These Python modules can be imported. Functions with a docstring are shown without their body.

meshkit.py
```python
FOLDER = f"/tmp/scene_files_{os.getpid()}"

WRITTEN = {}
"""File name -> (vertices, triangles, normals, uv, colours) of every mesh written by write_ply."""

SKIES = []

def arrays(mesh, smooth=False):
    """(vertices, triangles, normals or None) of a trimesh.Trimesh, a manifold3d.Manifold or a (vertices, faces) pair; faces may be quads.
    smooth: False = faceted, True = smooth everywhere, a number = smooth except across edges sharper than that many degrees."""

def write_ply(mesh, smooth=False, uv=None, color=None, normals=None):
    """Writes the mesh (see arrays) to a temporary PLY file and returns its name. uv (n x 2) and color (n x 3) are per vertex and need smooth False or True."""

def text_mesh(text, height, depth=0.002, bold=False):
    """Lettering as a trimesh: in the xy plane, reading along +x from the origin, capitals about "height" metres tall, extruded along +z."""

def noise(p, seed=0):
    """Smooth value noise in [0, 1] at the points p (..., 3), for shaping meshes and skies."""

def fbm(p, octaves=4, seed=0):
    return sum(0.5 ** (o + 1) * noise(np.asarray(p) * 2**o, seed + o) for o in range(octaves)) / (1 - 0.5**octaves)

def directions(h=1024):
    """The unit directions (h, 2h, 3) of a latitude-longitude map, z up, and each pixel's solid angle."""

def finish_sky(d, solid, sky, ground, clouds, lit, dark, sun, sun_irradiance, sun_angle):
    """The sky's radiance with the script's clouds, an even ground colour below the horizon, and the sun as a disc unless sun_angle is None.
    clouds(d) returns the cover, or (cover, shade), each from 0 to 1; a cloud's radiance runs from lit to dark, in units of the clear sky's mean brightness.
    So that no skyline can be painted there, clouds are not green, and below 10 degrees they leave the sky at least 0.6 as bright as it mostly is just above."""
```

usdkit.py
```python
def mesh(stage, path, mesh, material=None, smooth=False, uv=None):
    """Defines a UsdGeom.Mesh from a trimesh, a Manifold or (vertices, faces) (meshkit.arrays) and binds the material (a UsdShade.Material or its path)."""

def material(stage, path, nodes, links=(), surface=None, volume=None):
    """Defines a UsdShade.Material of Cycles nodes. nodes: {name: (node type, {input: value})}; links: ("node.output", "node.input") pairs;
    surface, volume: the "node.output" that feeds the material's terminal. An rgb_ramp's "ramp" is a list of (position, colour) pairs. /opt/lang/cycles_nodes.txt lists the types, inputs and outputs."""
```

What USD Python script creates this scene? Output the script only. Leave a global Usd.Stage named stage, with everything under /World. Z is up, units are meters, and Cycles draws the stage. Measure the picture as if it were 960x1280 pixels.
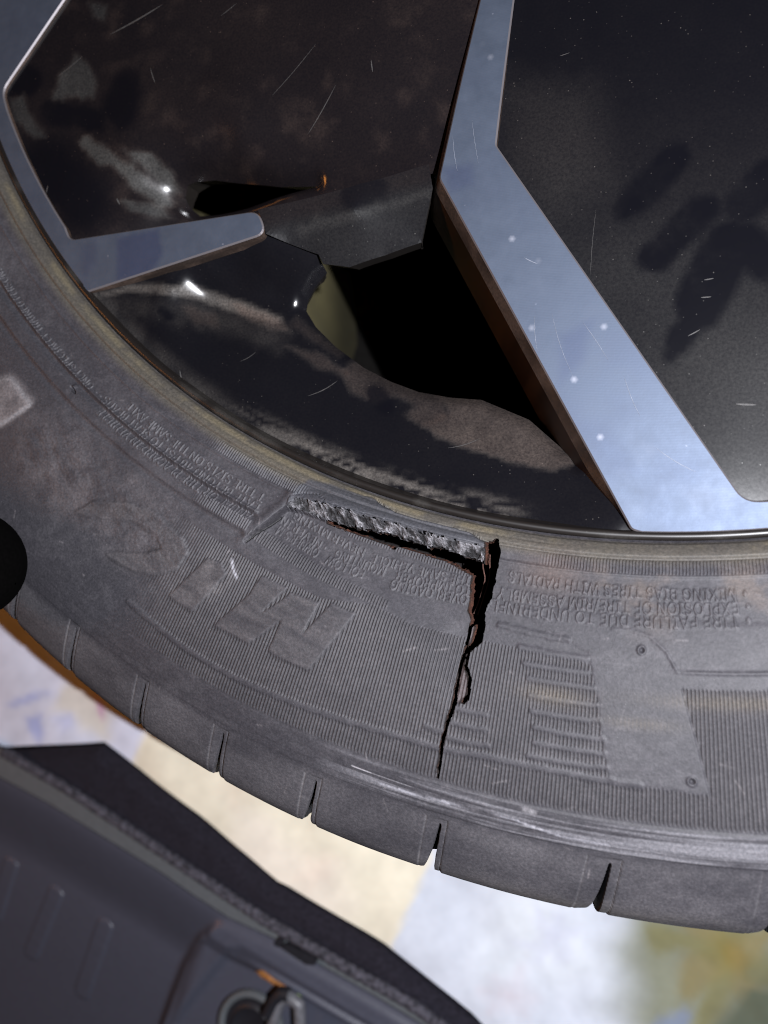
import math
import numpy as np, shapely
from shapely.geometry import Polygon, LineString, Point
from shapely.ops import unary_union
from scipy import ndimage
from scipy.spatial import Delaunay
from scipy.interpolate import PchipInterpolator, RBFInterpolator
import usdkit, meshkit
from pxr import Usd, UsdGeom, UsdLux, UsdShade, Gf, Sdf, Vt

T = Sdf.ValueTypeNames
rng = np.random.default_rng(7)
stage = Usd.Stage.CreateInMemory()
UsdGeom.SetStageUpAxis(stage, "Z")
UsdGeom.SetStageMetersPerUnit(stage, 1.0)
W = UsdGeom.Xform.Define(stage, "/World")
stage.SetDefaultPrim(W.GetPrim())

# ------------------------------------------------------------------ camera, lamps, exposure
EYE = np.array([0, -0.25962562329872696, 0.2136598697534557])
ROT = np.array([[0.95630825, 0.0711309, -0.28357525], [0.05306633, -0.99607131, -0.07089364], [-0.2875039, 0.05274788, -0.95632587]])
cam = UsdGeom.Camera.Define(stage, "/World/camera")
m = np.eye(4)
m[0, :3], m[1, :3], m[2, :3], m[3, :3] = ROT[0], -ROT[1], -ROT[2], EYE
cam.AddTransformOp().Set(Gf.Matrix4d(*m.ravel().tolist()))
cam.CreateFocalLengthAttr(5.5)
cam.CreateHorizontalApertureAttr(5.5)
cam.CreateVerticalApertureAttr(5.5 * 4 / 3)
cam.CreateFStopAttr(1.8)
cam.CreateFocusDistanceAttr(0.222)
cam.CreateClippingRangeAttr((0.01, 100.0))
cam.CreateExposureAttr(0.0)

LAMP = np.array([0.122, -0.258, 0.300])            # the torch, over the photographer's right hand
tl = UsdLux.SphereLight.Define(stage, "/World/torch_lamp")
tl.CreateRadiusAttr(0.0016)
tl.CreateNormalizeAttr(True)
tl.CreateIntensityAttr(5.9)
tl.CreateColorAttr(Gf.Vec3f(0.96, 0.972, 1.03))
tl.AddTranslateOp().Set(Gf.Vec3d(*LAMP))
ol = UsdLux.SphereLight.Define(stage, "/World/street_lamp")   # warm lamp far off to the left
ol.CreateRadiusAttr(0.12)
ol.CreateNormalizeAttr(True)
ol.CreateIntensityAttr(2.6)
ol.CreateColorAttr(Gf.Vec3f(1.0, 0.36, 0.07))
ol.AddTranslateOp().Set(Gf.Vec3d(-1.05, -0.22, 0.55))
dm = UsdLux.DomeLight.Define(stage, "/World/sky")
dm.CreateIntensityAttr(1.0)


# ------------------------------------------------------------------ helpers
def unp(p, z):
    """points of the photograph (960 x 1280) laid onto the level z"""
    p = np.asarray(p, float)
    d = np.stack([(p[..., 0] - 480) / 960, (p[..., 1] - 640) / 960, np.ones(p.shape[:-1])], -1) @ ROT
    return EYE + d * ((np.asarray(z) - EYE[2]) / d[..., 2])[..., None]


def to_photo(v):
    q = (np.asarray(v, float) - EYE) @ ROT.T
    return np.stack([480 + 960 * q[..., 0] / q[..., 2], 640 + 960 * q[..., 1] / q[..., 2]], -1)


USED = {}


def path_of(name, parent):
    base = (parent.GetPath().pathString if parent is not None else "/World") + "/" + name
    n = USED.get(base, 0)
    USED[base] = n + 1
    return base if n == 0 else f"{base}_{n:03d}"


def mk(name, v, f, mat, parent=None, normals=None, cd=None):
    """ONE mesh prim; f triangles or quads; cd: per-vertex wear and pigment"""
    p = path_of(name, parent)
    f = np.asarray(f, np.int32)
    used, inv = np.unique(f.ravel(), return_inverse=True)
    v = np.asarray(v, np.float32)[used]
    g = UsdGeom.Mesh.Define(stage, p)
    g.CreatePointsAttr(Vt.Vec3fArray.FromNumpy(np.ascontiguousarray(v)))
    g.CreateFaceVertexCountsAttr(Vt.IntArray.FromNumpy(np.full(len(f), f.shape[1], np.int32)))
    g.CreateFaceVertexIndicesAttr(Vt.IntArray.FromNumpy(inv.astype(np.int32).ravel()))
    g.CreateSubdivisionSchemeAttr("none")
    if normals is not None:
        g.CreateNormalsAttr(Vt.Vec3fArray.FromNumpy(np.ascontiguousarray(np.asarray(normals, np.float32)[used])))
        g.SetNormalsInterpolation("vertex")
    if cd is not None:
        UsdGeom.PrimvarsAPI(g).CreatePrimvar("wear", T.Color3fArray, "vertex").Set(Vt.Vec3fArray.FromNumpy(np.ascontiguousarray(np.asarray(cd, np.float32)[used])))
    UsdShade.MaterialBindingAPI.Apply(g.GetPrim()).Bind(mat)
    return g.GetPrim()


def smooth_normals(v, f):
    f = np.asarray(f)
    if f.shape[1] == 4:
        f = np.vstack([f[:, [0, 1, 2]], f[:, [0, 2, 3]]])
    n = np.zeros_like(v)
    c = np.cross(v[f[:, 1]] - v[f[:, 0]], v[f[:, 2]] - v[f[:, 0]])
    for k in range(3):
        np.add.at(n, f[:, k], c)
    return n / np.maximum(np.linalg.norm(n, axis=1, keepdims=True), 1e-20)


def tag(p, label=None, cat=None, group=None, kind=None):
    for k, t in (("label", label), ("category", cat), ("group", group), ("kind", kind)):
        if t:
            p.SetCustomDataByKey(k, t)
    return p


def empty(name, parent=None):
    return UsdGeom.Xform.Define(stage, path_of(name, parent)).GetPrim()


def mat(name, nodes, links, surface="p.BSDF"):
    return usdkit.material(stage, "/World/Looks/" + name, nodes, links, surface=surface)


def dens(p, h, closed=True):
    p = np.asarray(p, float)
    out = []
    n = len(p)
    for i in range(n if closed else n - 1):
        a, b = p[i], p[(i + 1) % n]
        k = max(1, int(np.ceil(np.linalg.norm(b - a) / h)))
        out.append(a + (b - a) * (np.arange(k) / k)[:, None])
    if not closed:
        out.append(p[-1:])
    return np.vstack(out)


def fillet(p, radii):
    """rounds the corners of a closed outline; radii: {corner number: radius}"""
    p = np.asarray(p, float)
    out = []
    for i in range(len(p)):
        r = radii.get(i, 0)
        if not r:
            out.append(p[i])
            continue
        a, b, c = p[i - 1], p[i], p[(i + 1) % len(p)]
        u, w = (a - b) / np.linalg.norm(a - b), (c - b) / np.linalg.norm(c - b)
        half = math.acos(np.clip(u @ w, -1, 1)) / 2
        t = min(r / math.tan(half), 0.45 * np.linalg.norm(a - b), 0.45 * np.linalg.norm(c - b))
        s = np.linspace(0, 1, 7)[:, None]
        out.extend((1 - s) ** 2 * (b + u * t) + 2 * s * (1 - s) * b + s**2 * (b + w * t))
    return np.array(out)


def fill(outer, h, holes=()):
    """even triangulation of a flat outline: (points, faces)"""
    rings = [dens(outer, h)] + [dens(q, h) for q in holes]
    poly = Polygon(rings[0], [r for r in rings[1:]])
    x0, y0, x1, y1 = poly.bounds
    gx, gy = np.meshgrid(np.arange(x0, x1, h), np.arange(y0, y1, h * 0.866))
    gx = gx + (np.arange(gx.shape[0]) % 2)[:, None] * h / 2
    g = np.stack([gx.ravel(), gy.ravel()], 1)
    inner = poly.buffer(-0.55 * h)
    g = g[shapely.contains_xy(inner, g[:, 0], g[:, 1])] if not inner.is_empty else g[:0]
    g = g + rng.uniform(-0.05, 0.05, g.shape) * h
    pts = np.vstack(rings + [g])
    tri = Delaunay(pts).simplices
    c = pts[tri].mean(1)
    a = pts[tri]
    area = np.cross(a[:, 1] - a[:, 0], a[:, 2] - a[:, 0])
    tri = np.where((area < 0)[:, None], tri[:, ::-1], tri)
    keep = shapely.contains_xy(poly, c[:, 0], c[:, 1]) & (np.abs(area) > 1e-4 * h * h)
    return pts, tri[keep], [len(r) for r in rings]


def ribbon(a, b, closed=True):
    """quads between two equally long rings of points"""
    n = len(a)
    i = np.arange(n if closed else n - 1)
    j = (i + 1) % n
    return np.vstack([a, b]), np.stack([i, i + n, j + n, j], 1)


def outward(ring):
    """unit normals of a closed flat outline, away from its inside"""
    r = ring[:, :2]
    t = np.roll(r, -1, 0) - np.roll(r, 1, 0)
    t /= np.maximum(np.linalg.norm(t, axis=1, keepdims=True), 1e-12)
    n = np.stack([t[:, 1], -t[:, 0]], 1)
    return n if Polygon(r).exterior.is_ccw else -n


def rot(v, deg):
    a = math.radians(deg)
    v = np.asarray(v, float)
    o = v.copy()
    o[..., 0] = v[..., 0] * math.cos(a) - v[..., 1] * math.sin(a)
    o[..., 1] = v[..., 0] * math.sin(a) + v[..., 1] * math.cos(a)
    return o


def join(parts):
    vs, fs, n = [], [], 0
    for v, f in parts:
        vs.append(v)
        f = np.asarray(f)
        if f.shape[1] == 4:
            f = np.vstack([f[:, [0, 1, 2]], f[:, [0, 2, 3]]])
        fs.append(f + n)
        n += len(v)
    return np.vstack(vs), np.vstack(fs)


def sm(x, a, b):
    t = np.clip((x - a) / (b - a), 0, 1)
    return t * t * (3 - 2 * t)


def tube(pts, rad, sides=12):
    pts = np.asarray(pts, float)
    t = np.gradient(pts, axis=0)
    t /= np.linalg.norm(t, axis=1, keepdims=True)
    up = np.array([0, 0, 1.0])
    a = np.cross(t, up)
    a /= np.linalg.norm(a, axis=1, keepdims=True)
    b = np.cross(a, t)
    ang = np.arange(sides) * 2 * np.pi / sides
    rad = np.broadcast_to(rad, (len(pts),))
    v = pts[:, None] + rad[:, None, None] * (np.cos(ang)[None, :, None] * a[:, None] + np.sin(ang)[None, :, None] * b[:, None])
    n = len(pts)
    i, j = np.meshgrid(np.arange(n - 1), np.arange(sides), indexing="ij")
    f = np.stack([i * sides + j, i * sides + (j + 1) % sides, (i + 1) * sides + (j + 1) % sides, (i + 1) * sides + j], -1).reshape(-1, 4)
    return v.reshape(-1, 3), f


# ------------------------------------------------------------------ materials
M = {}
usdkit.material(stage, "/World/Looks/night", {"b": ("background_shader", {"color": (0.5, 0.55, 0.8), "strength": 0.0012})}, [], surface="b.background")
UsdShade.MaterialBindingAPI.Apply(dm.GetPrim()).Bind(UsdShade.Material.Get(stage, "/World/Looks/night"))

# rubber: pigment and dirt from the mesh, fine grain and small scratches from noise
M["rubber"] = mat("rubber", {
    "a": ("attribute", {"attribute": "wear"}), "g": ("geometry", {}),
    "n": ("noise_texture", {"scale": 1300.0, "detail": 4.0, "roughness": 0.7}),
    "r": ("rgb_ramp", {"ramp": [(0.25, (0.55, 0.55, 0.56)), (0.5, (0.95, 0.95, 0.95)), (0.72, (1.45, 1.42, 1.40))]}),
    "mx": ("mix", {"mix_type": "multiply", "fac": 1.0}),
    "sp": ("voronoi_texture", {"scale": 620.0, "randomness": 1.0}),
    "spr": ("rgb_ramp", {"ramp": [(0.0, (0.16, 0.15, 0.15)), (0.035, (0.1, 0.1, 0.1)), (0.06, (0, 0, 0))]}),
    "n2": ("noise_texture", {"scale": 60.0, "detail": 2.0}),
    "n2r": ("rgb_ramp", {"ramp": [(0.5, (0, 0, 0)), (0.62, (1, 1, 1))]}),
    "spm": ("mix", {"mix_type": "multiply", "fac": 1.0}),
    "ad": ("mix", {"mix_type": "add", "fac": 1.0}),
    "b": ("bump", {"strength": 0.35, "distance": 0.00025}),
    "p": ("principled_bsdf", {"roughness": 0.62, "specular_ior_level": 0.32}),
}, [("g.position", "n.vector"), ("n.fac", "r.fac"), ("a.color", "mx.color1"), ("r.color", "mx.color2"), ("g.position", "sp.vector"), ("sp.distance", "spr.fac"),
    ("g.position", "n2.vector"), ("n2.fac", "n2r.fac"), ("spr.color", "spm.color1"), ("n2r.color", "spm.color2"), ("mx.color", "ad.color1"), ("spm.color", "ad.color2"),
    ("ad.color", "p.base_color"), ("n.fac", "b.height"), ("b.normal", "p.normal")])


def dusty_gloss(name, base, rough, speck=0.5):
    """lacquer under a film of dust: wear.r = dust film and painted highlights, wear.g = pale scratches, wear.b = redder dust"""
    return mat(name, {
        "a": ("attribute", {"attribute": "wear"}), "s": ("separate_color", {}), "g": ("geometry", {}),
        "n": ("noise_texture", {"scale": 1400.0, "detail": 3.0, "roughness": 0.7}),
        "nr": ("rgb_ramp", {"ramp": [(0.3, (0.55, 0.55, 0.55)), (0.7, (1.5, 1.5, 1.5))]}),
        "dm": ("math", {"math_type": "multiply", "use_clamp": True}),
        "sp": ("voronoi_texture", {"scale": 480.0}), "spr": ("rgb_ramp", {"ramp": [(0.0, (1, 1, 1)), (0.05, (0.6, 0.6, 0.6)), (0.11, (0, 0, 0))]}),
        "n2": ("noise_texture", {"scale": 160.0, "detail": 4.0, "roughness": 0.7}), "n2r": ("rgb_ramp", {"ramp": [(0.44, (0, 0, 0)), (0.66, (1, 1, 1))]}),
        "spm": ("math", {"math_type": "multiply"}), "spm2": ("math", {"math_type": "multiply", "value2": speck}),
        "ad": ("math", {"math_type": "add", "use_clamp": True}), "ad2": ("math", {"math_type": "add", "use_clamp": True}),
        "tint": ("mix", {"color1": (0.235, 0.225, 0.205), "color2": (0.22, 0.14, 0.105)}),
        "c": ("mix", {"color1": base}),
        "rr": ("map_range", {"from_min": 0.0, "from_max": 0.8, "to_min": rough, "to_max": 0.7, "clamp": True}),
        "p": ("principled_bsdf", {"specular_ior_level": 0.5}),
    }, [("a.color", "s.color"), ("g.position", "n.vector"), ("n.fac", "nr.fac"), ("s.r", "dm.value1"), ("nr.color", "dm.value2"),
        ("g.position", "sp.vector"), ("sp.distance", "spr.fac"), ("g.position", "n2.vector"), ("n2.fac", "n2r.fac"), ("spr.color", "spm.value1"), ("n2r.color", "spm.value2"),
        ("spm.value", "spm2.value1"), ("dm.value", "ad.value1"), ("spm2.value", "ad.value2"), ("ad.value", "ad2.value1"), ("s.g", "ad2.value2"),
        ("s.b", "tint.fac"), ("ad2.value", "c.fac"), ("tint.color", "c.color2"), ("c.color", "p.base_color"), ("ad2.value", "rr.value"), ("rr.result", "p.roughness")])


M["lacquer"] = dusty_gloss("black_lacquer", (0.0026, 0.0026, 0.0040), 0.17, 0.30)
M["dark_wall"] = dusty_gloss("dark_wall", (0.006, 0.0045, 0.004), 0.38, 0.25)

# machined aluminium under clear lacquer: fine turning lines, smudges, nicks
M["machined"] = mat("machined_aluminium", {
    "a": ("attribute", {"attribute": "wear"}), "s": ("separate_color", {}), "g": ("geometry", {}),
    "w": ("wave_texture", {"wave_type": "rings", "rings_direction": "z", "scale": 420.0, "distortion": 0.4, "detail": 2.0}),
    "n": ("noise_texture", {"scale": 140.0, "detail": 6.0, "roughness": 0.7}),
    "nr": ("rgb_ramp", {"ramp": [(0.3, (0.079, 0.097, 0.135)), (0.55, (0.083, 0.101, 0.139)), (0.75, (0.088, 0.106, 0.144))]}),
    "n3": ("noise_texture", {"scale": 1500.0, "detail": 2.0}),
    "sp": ("voronoi_texture", {"scale": 240.0}), "spr": ("rgb_ramp", {"ramp": [(0.0, (0.3, 0.3, 0.32)), (0.06, (0.15, 0.15, 0.17)), (0.09, (0, 0, 0))]}),
    "n2": ("noise_texture", {"scale": 110.0, "detail": 3.0}), "n2r": ("rgb_ramp", {"ramp": [(0.58, (0, 0, 0)), (0.68, (1, 1, 1))]}),
    "spm": ("mix", {"mix_type": "multiply", "fac": 1.0}), "ad": ("mix", {"mix_type": "add", "fac": 1.0}),
    "sm": ("mix", {"color2": (0.05, 0.062, 0.115)}), "sc": ("mix", {"color2": (0.3, 0.31, 0.36)}),
    "rr": ("map_range", {"from_min": 0.3, "from_max": 0.7, "to_min": 0.56, "to_max": 0.66}),
    "b": ("bump", {"strength": 0.03, "distance": 0.0001}), "b2": ("bump", {"strength": 0.10, "distance": 0.0001}),
    "p": ("principled_bsdf", {"metallic": 0.75, "specular_ior_level": 0.2}),
}, [("a.color", "s.color"), ("g.position", "w.vector"), ("g.position", "n.vector"), ("n.fac", "nr.fac"), ("g.position", "sp.vector"), ("sp.distance", "spr.fac"),
    ("g.position", "n2.vector"), ("n2.fac", "n2r.fac"), ("spr.color", "spm.color1"), ("n2r.color", "spm.color2"), ("nr.color", "sm.color1"), ("s.r", "sm.fac"),
    ("sm.color", "sc.color1"), ("s.g", "sc.fac"), ("sc.color", "ad.color1"), ("spm.color", "ad.color2"), ("ad.color", "p.base_color"), ("n.fac", "rr.value"), ("rr.result", "p.roughness"),
    ("w.fac", "b.height"), ("g.position", "n3.vector"), ("n3.fac", "b2.height"), ("b.normal", "b2.normal"), ("b2.normal", "p.normal")])
M["bare_edge"] = mat("bare_edge", {"p": ("principled_bsdf", {"base_color": (0.13, 0.118, 0.125), "metallic": 0.5, "roughness": 0.5})}, [])


def plain(name, color, rough, scale, lo, hi, bump=0.0, spec=0.5, dist=0.0003, sheen=0.0):
    c = np.array(color)
    return mat(name, {
        "g": ("geometry", {}), "n": ("noise_texture", {"scale": scale, "detail": 5.0, "roughness": 0.62}),
        "r": ("rgb_ramp", {"ramp": [(0.28, tuple(c * lo)), (0.72, tuple(c * hi))]}),
        "b": ("bump", {"strength": bump, "distance": dist}),
        "p": ("principled_bsdf", {"roughness": rough, "specular_ior_level": spec, "sheen_weight": sheen}),
    }, [("g.position", "n.vector"), ("n.fac", "r.fac"), ("r.color", "p.base_color"), ("n.fac", "b.height"), ("b.normal", "p.normal")])


M["plastic"] = plain("grained_plastic", (0.058, 0.061, 0.084), 0.42, 1100, 0.8, 1.2, 0.25, 0.45)
M["plastic_pale"] = plain("pale_grained_plastic", (0.088, 0.097, 0.106), 0.6, 900, 0.8, 1.2, 0.3, 0.4)  # paler copy of the sill plastic, lit tone of the flat strip painted in
M["black_plastic"] = plain("black_plastic", (0.012, 0.012, 0.016), 0.5, 700, 0.7, 1.3, 0.2, 0.4)
M["felt"] = plain("black_felt", (0.017, 0.0155, 0.022), 0.95, 700, 0.4, 1.7, 0.9, 0.1, 0.001)
M["cord_edge"] = plain("stitched_edge", (0.042, 0.040, 0.050), 0.8, 380, 0.0, 2.6, 0.9, 0.2, 0.001)
M["floor"] = plain("boot_floor_felt", (0.006, 0.0055, 0.005), 0.95, 500, 0.5, 1.5, 0.8, 0.1, 0.001)
M["shadow_black"] = plain("blob_black", (0.0009, 0.0008, 0.0008), 1.0, 900, 0.6, 1.4, 0.5, 0.02)  # near-black of the added solid that stands for a shadow
M["metal"] = plain("dull_steel", (0.13, 0.13, 0.145), 0.4, 300, 0.6, 1.2, 0.1, 0.5)
M["chip_orange"] = plain("orange_smear", (0.32, 0.13, 0.03), 0.6, 400, 0.4, 1.3, 0.2)
M["chip_green"] = plain("green_speck", (0.32, 0.42, 0.16), 0.6, 400, 0.7, 1.2, 0.2)
M["barrel"] = plain("barrel_paint", (0.075, 0.066, 0.034), 0.5, 120, 0.5, 1.5, 0.1, 0.4)
M["cloth"] = mat("printed_cotton", {
    "a": ("attribute", {"attribute": "wear"}), "g": ("geometry", {}),
    "n": ("noise_texture", {"scale": 90.0, "detail": 4.0}), "r": ("rgb_ramp", {"ramp": [(0.3, (0.9, 0.9, 0.9)), (0.7, (1.04, 1.04, 1.04))]}),
    "mx": ("mix", {"mix_type": "multiply", "fac": 1.0}),
    "w": ("noise_texture", {"scale": 1600.0, "detail": 2.0}), "b": ("bump", {"strength": 0.25, "distance": 0.0003}),
    "p": ("principled_bsdf", {"roughness": 0.9, "specular_ior_level": 0.15, "sheen_weight": 0.1}),
}, [("a.color", "mx.color1"), ("g.position", "n.vector"), ("n.fac", "r.fac"), ("r.color", "mx.color2"), ("mx.color", "p.base_color"), ("g.position", "w.vector"), ("w.fac", "b.height"), ("b.normal", "p.normal")])
M["cord"] = mat("torn_cord_rubber", {
    "a": ("attribute", {"attribute": "wear"}), "g": ("geometry", {}), "n": ("noise_texture", {"scale": 2200.0, "detail": 3.0}),
    "r": ("rgb_ramp", {"ramp": [(0.3, (0.4, 0.4, 0.4)), (0.7, (1.5, 1.5, 1.5))]}), "mx": ("mix", {"mix_type": "multiply", "fac": 1.0}),
    "b": ("bump", {"strength": 0.7, "distance": 0.0004}), "p": ("principled_bsdf", {"roughness": 0.75, "specular_ior_level": 0.25}),
}, [("a.color", "mx.color1"), ("g.position", "n.vector"), ("n.fac", "r.fac"), ("r.color", "mx.color2"), ("mx.color", "p.base_color"), ("n.fac", "b.height"), ("b.normal", "p.normal")])

M["scratch_dust"] = plain("pale_scratch", (0.035, 0.033, 0.032), 0.7, 900, 0.5, 1.4)
M["scratch_metal"] = plain("bright_scratch", (0.12, 0.13, 0.16), 0.5, 900, 0.5, 1.4)
FLOOR = -0.236
# ------------------------------------------------------------------ setting: the floor of the boot
v, f = fill(np.array([(-1.0, -0.47), (0.9, -0.62), (0.9, 0.75), (-1.0, 0.75)]), 0.05)[:2]
tag(mk("floor", np.c_[v, np.full(len(v), FLOOR)], f, M["floor"]), "black felt floor of the car boot beneath the wheel", None, None, "structure")


# ------------------------------------------------------------------ the floral cloth
def cloth():
    edge = [(-120, 925), (5, 934), (60, 931), (128, 928), (250, 1018), (348, 1101), (362, 1108), (480, 1180), (590, 1268), (640, 1320), (760, 1412), (930, 1537)]
    e = unp(np.array(edge, float), -0.213)[:, :2]
    outer = np.vstack([e, [(0.30, -0.58), (0.45, -0.40), (0.45, 0.0), (0.30, 0.40), (-0.55, 0.40), (-0.60, -0.3)]])
    p, f, _ = fill(np.array(max([g_ for g_ in getattr(Polygon(outer).difference(Point(0, 0).buffer(0.305, 64)), "geoms", [Polygon(outer).difference(Polygon([(-0.6, -0.12), (-0.6, 0.5), (0.5, 0.5), (0.5, -0.12)]).union(Point(0, 0).buffer(0.305, 64)))])], key=lambda g_: g_.area).exterior.coords)[:-1], 0.004)
    d = shapely.distance(LineString(e), shapely.points(p))
    z = -0.229 + 0.016 * np.exp(-(d / 0.05) ** 2)
    q = np.c_[p * 9, np.zeros(len(p))]
    far = sm(np.hypot(p[:, 0], p[:, 1]), 0.30, 0.38)
    z += far * (0.006 * (meshkit.fbm(q * [1.6, 0.7, 1], 3, 3) - 0.5))
    a = (p @ np.array([0.62, 0.78])) * 120 + 3 * meshkit.noise(q * 2, 5)
    z += far * 0.0018 * np.sin(a) * meshkit.noise(q * 1.5, 8)
    v = np.c_[p, z]
    ph = to_photo(v)
    n1, n2 = meshkit.fbm(q * 5, 4, 11), meshkit.fbm(q * 2, 3, 12)
    wob = ph + np.stack([meshkit.noise(q * 7, 21) - 0.5, meshkit.noise(q * 7, 22) - 0.5], 1) * 34

    def area(pts, soft, where=ph):
        pg = Polygon(pts)
        dd = shapely.distance(pg.exterior, shapely.points(where))
        s = np.where(shapely.contains_xy(pg, where[:, 0], where[:, 1]), dd, -dd)
        return sm(s, -soft, soft)[:, None]

    c = np.tile([0.63, 0.66, 0.79], (len(p), 1)) * (0.93 + 0.14 * n2[:, None])

    def lay(w, col):
        nonlocal c
        c = c * (1 - w) + np.array(col) * w

    lay(area([(188, 900), (160, 965), (230, 1040), (370, 1120), (470, 1230), (545, 1072), (520, 1020), (300, 860)], 5), (0.76, 0.71, 0.57))
    lay(area([(300, 1000), (440, 1090), (420, 1180), (300, 1090)], 30, wob) * 0.7, (0.78, 0.71, 0.62))
    lay(area([(545, 1060), (478, 1210), (640, 1330), (1100, 1400), (1200, 900), (700, 980)], 5), (0.58, 0.62, 0.70))
    lay(area([(600, 1090), (700, 1120), (760, 1230), (620, 1220)], 45, wob) * 0.8, (0.62, 0.66, 0.70))
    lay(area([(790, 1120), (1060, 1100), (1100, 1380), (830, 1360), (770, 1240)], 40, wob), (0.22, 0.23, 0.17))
    def petal(cx, cy, ang_, ln, wd, soft, k, col):
        t = np.linspace(0, 2 * np.pi, 24)
        ca, sa = math.cos(ang_), math.sin(ang_)
        ex, ey = ln / 2 + ln / 2 * np.cos(t), wd / 2 * np.sin(t) * (0.6 + 0.4 * np.cos(t / 2) ** 2)
        lay(area(np.stack([cx + ex * ca - ey * sa, cy + ex * sa + ey * ca], 1), soft, wob) * k, col)

    for k_ in range(8):
        petal(905, 1195, k_ * 0.785 + 0.3, 75 + 18 * (k_ % 3), 46, 10, 0.6, (0.17 + 0.03 * (k_ % 2), 0.152, 0.045))
    petal(905, 1195, 0.0, 26, 26, 8, 0.6, (0.22, 0.16, 0.05))
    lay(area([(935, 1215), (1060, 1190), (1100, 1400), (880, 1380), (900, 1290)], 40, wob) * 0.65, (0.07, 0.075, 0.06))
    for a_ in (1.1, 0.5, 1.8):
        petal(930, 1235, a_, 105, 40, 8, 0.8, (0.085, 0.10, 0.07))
    petal(850, 1250, 2.0, 70, 34, 8, 0.7, (0.17, 0.21, 0.33))
    for (cx, cy, sc_, col) in [(690, 1170, 1.0, (0.52, 0.54, 0.68)), (400, 1085, 0.8, (0.74, 0.62, 0.52)), (300, 985, 0.7, (0.72, 0.63, 0.50)), (640, 1240, 0.8, (0.60, 0.55, 0.60))]:
        for k_ in range(6):
            petal(cx, cy, k_ * 1.047 + cx, 44 * sc_, 26 * sc_, 7, 0.38, col)
    lay(area([(556, 1095), (640, 1165), (735, 1262), (728, 1268), (630, 1180), (552, 1102)], 6, wob) * 0.18, (0.45, 0.46, 0.52))  # soft crease in the sheet, its shade painted as a darker tone
    # the flower at the left
    lay(area([(75, 858), (120, 852), (150, 880), (140, 915), (105, 920), (70, 900)], 12, wob) * 0.9, (0.66, 0.63, 0.57))
    lay(area([(20, 875), (42, 868), (58, 866), (50, 880), (28, 886)], 5, wob) * 0.7, (0.34, 0.40, 0.72))
    lay(area([(32, 905), (58, 903), (55, 918), (45, 930), (35, 922)], 5, wob) * 0.75, (0.33, 0.39, 0.72))
    lay(area([(70, 912), (85, 905), (90, 918), (76, 928)], 6, wob) * 0.5, (0.42, 0.46, 0.74))
    lay(area([(116, 876), (134, 872), (140, 888), (122, 892)], 6, wob) * 0.8, (0.55, 0.30, 0.50))
    c *= (0.9 + 0.2 * n1[:, None])
    keep = np.ones(len(f), bool)
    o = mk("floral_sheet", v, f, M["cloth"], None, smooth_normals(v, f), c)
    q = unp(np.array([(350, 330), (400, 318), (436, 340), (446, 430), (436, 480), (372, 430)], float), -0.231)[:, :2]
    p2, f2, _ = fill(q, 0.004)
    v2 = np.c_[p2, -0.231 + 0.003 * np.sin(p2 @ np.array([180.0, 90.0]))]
    mk("lit_cloth_patch", v2, f2, M["cloth"], o, smooth_normals(v2, f2), np.array([0.105, 0.092, 0.045]) * (0.15 + 0.85 * (1 - sm(to_photo(v2)[:, :1], 382, 432))))  # olive patch seen through the opening; light fading rightward painted into its colour
    tag(o, "pale cotton sheet with faded flowers spread under the cut tyre", "bed sheet")


cloth()
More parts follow.
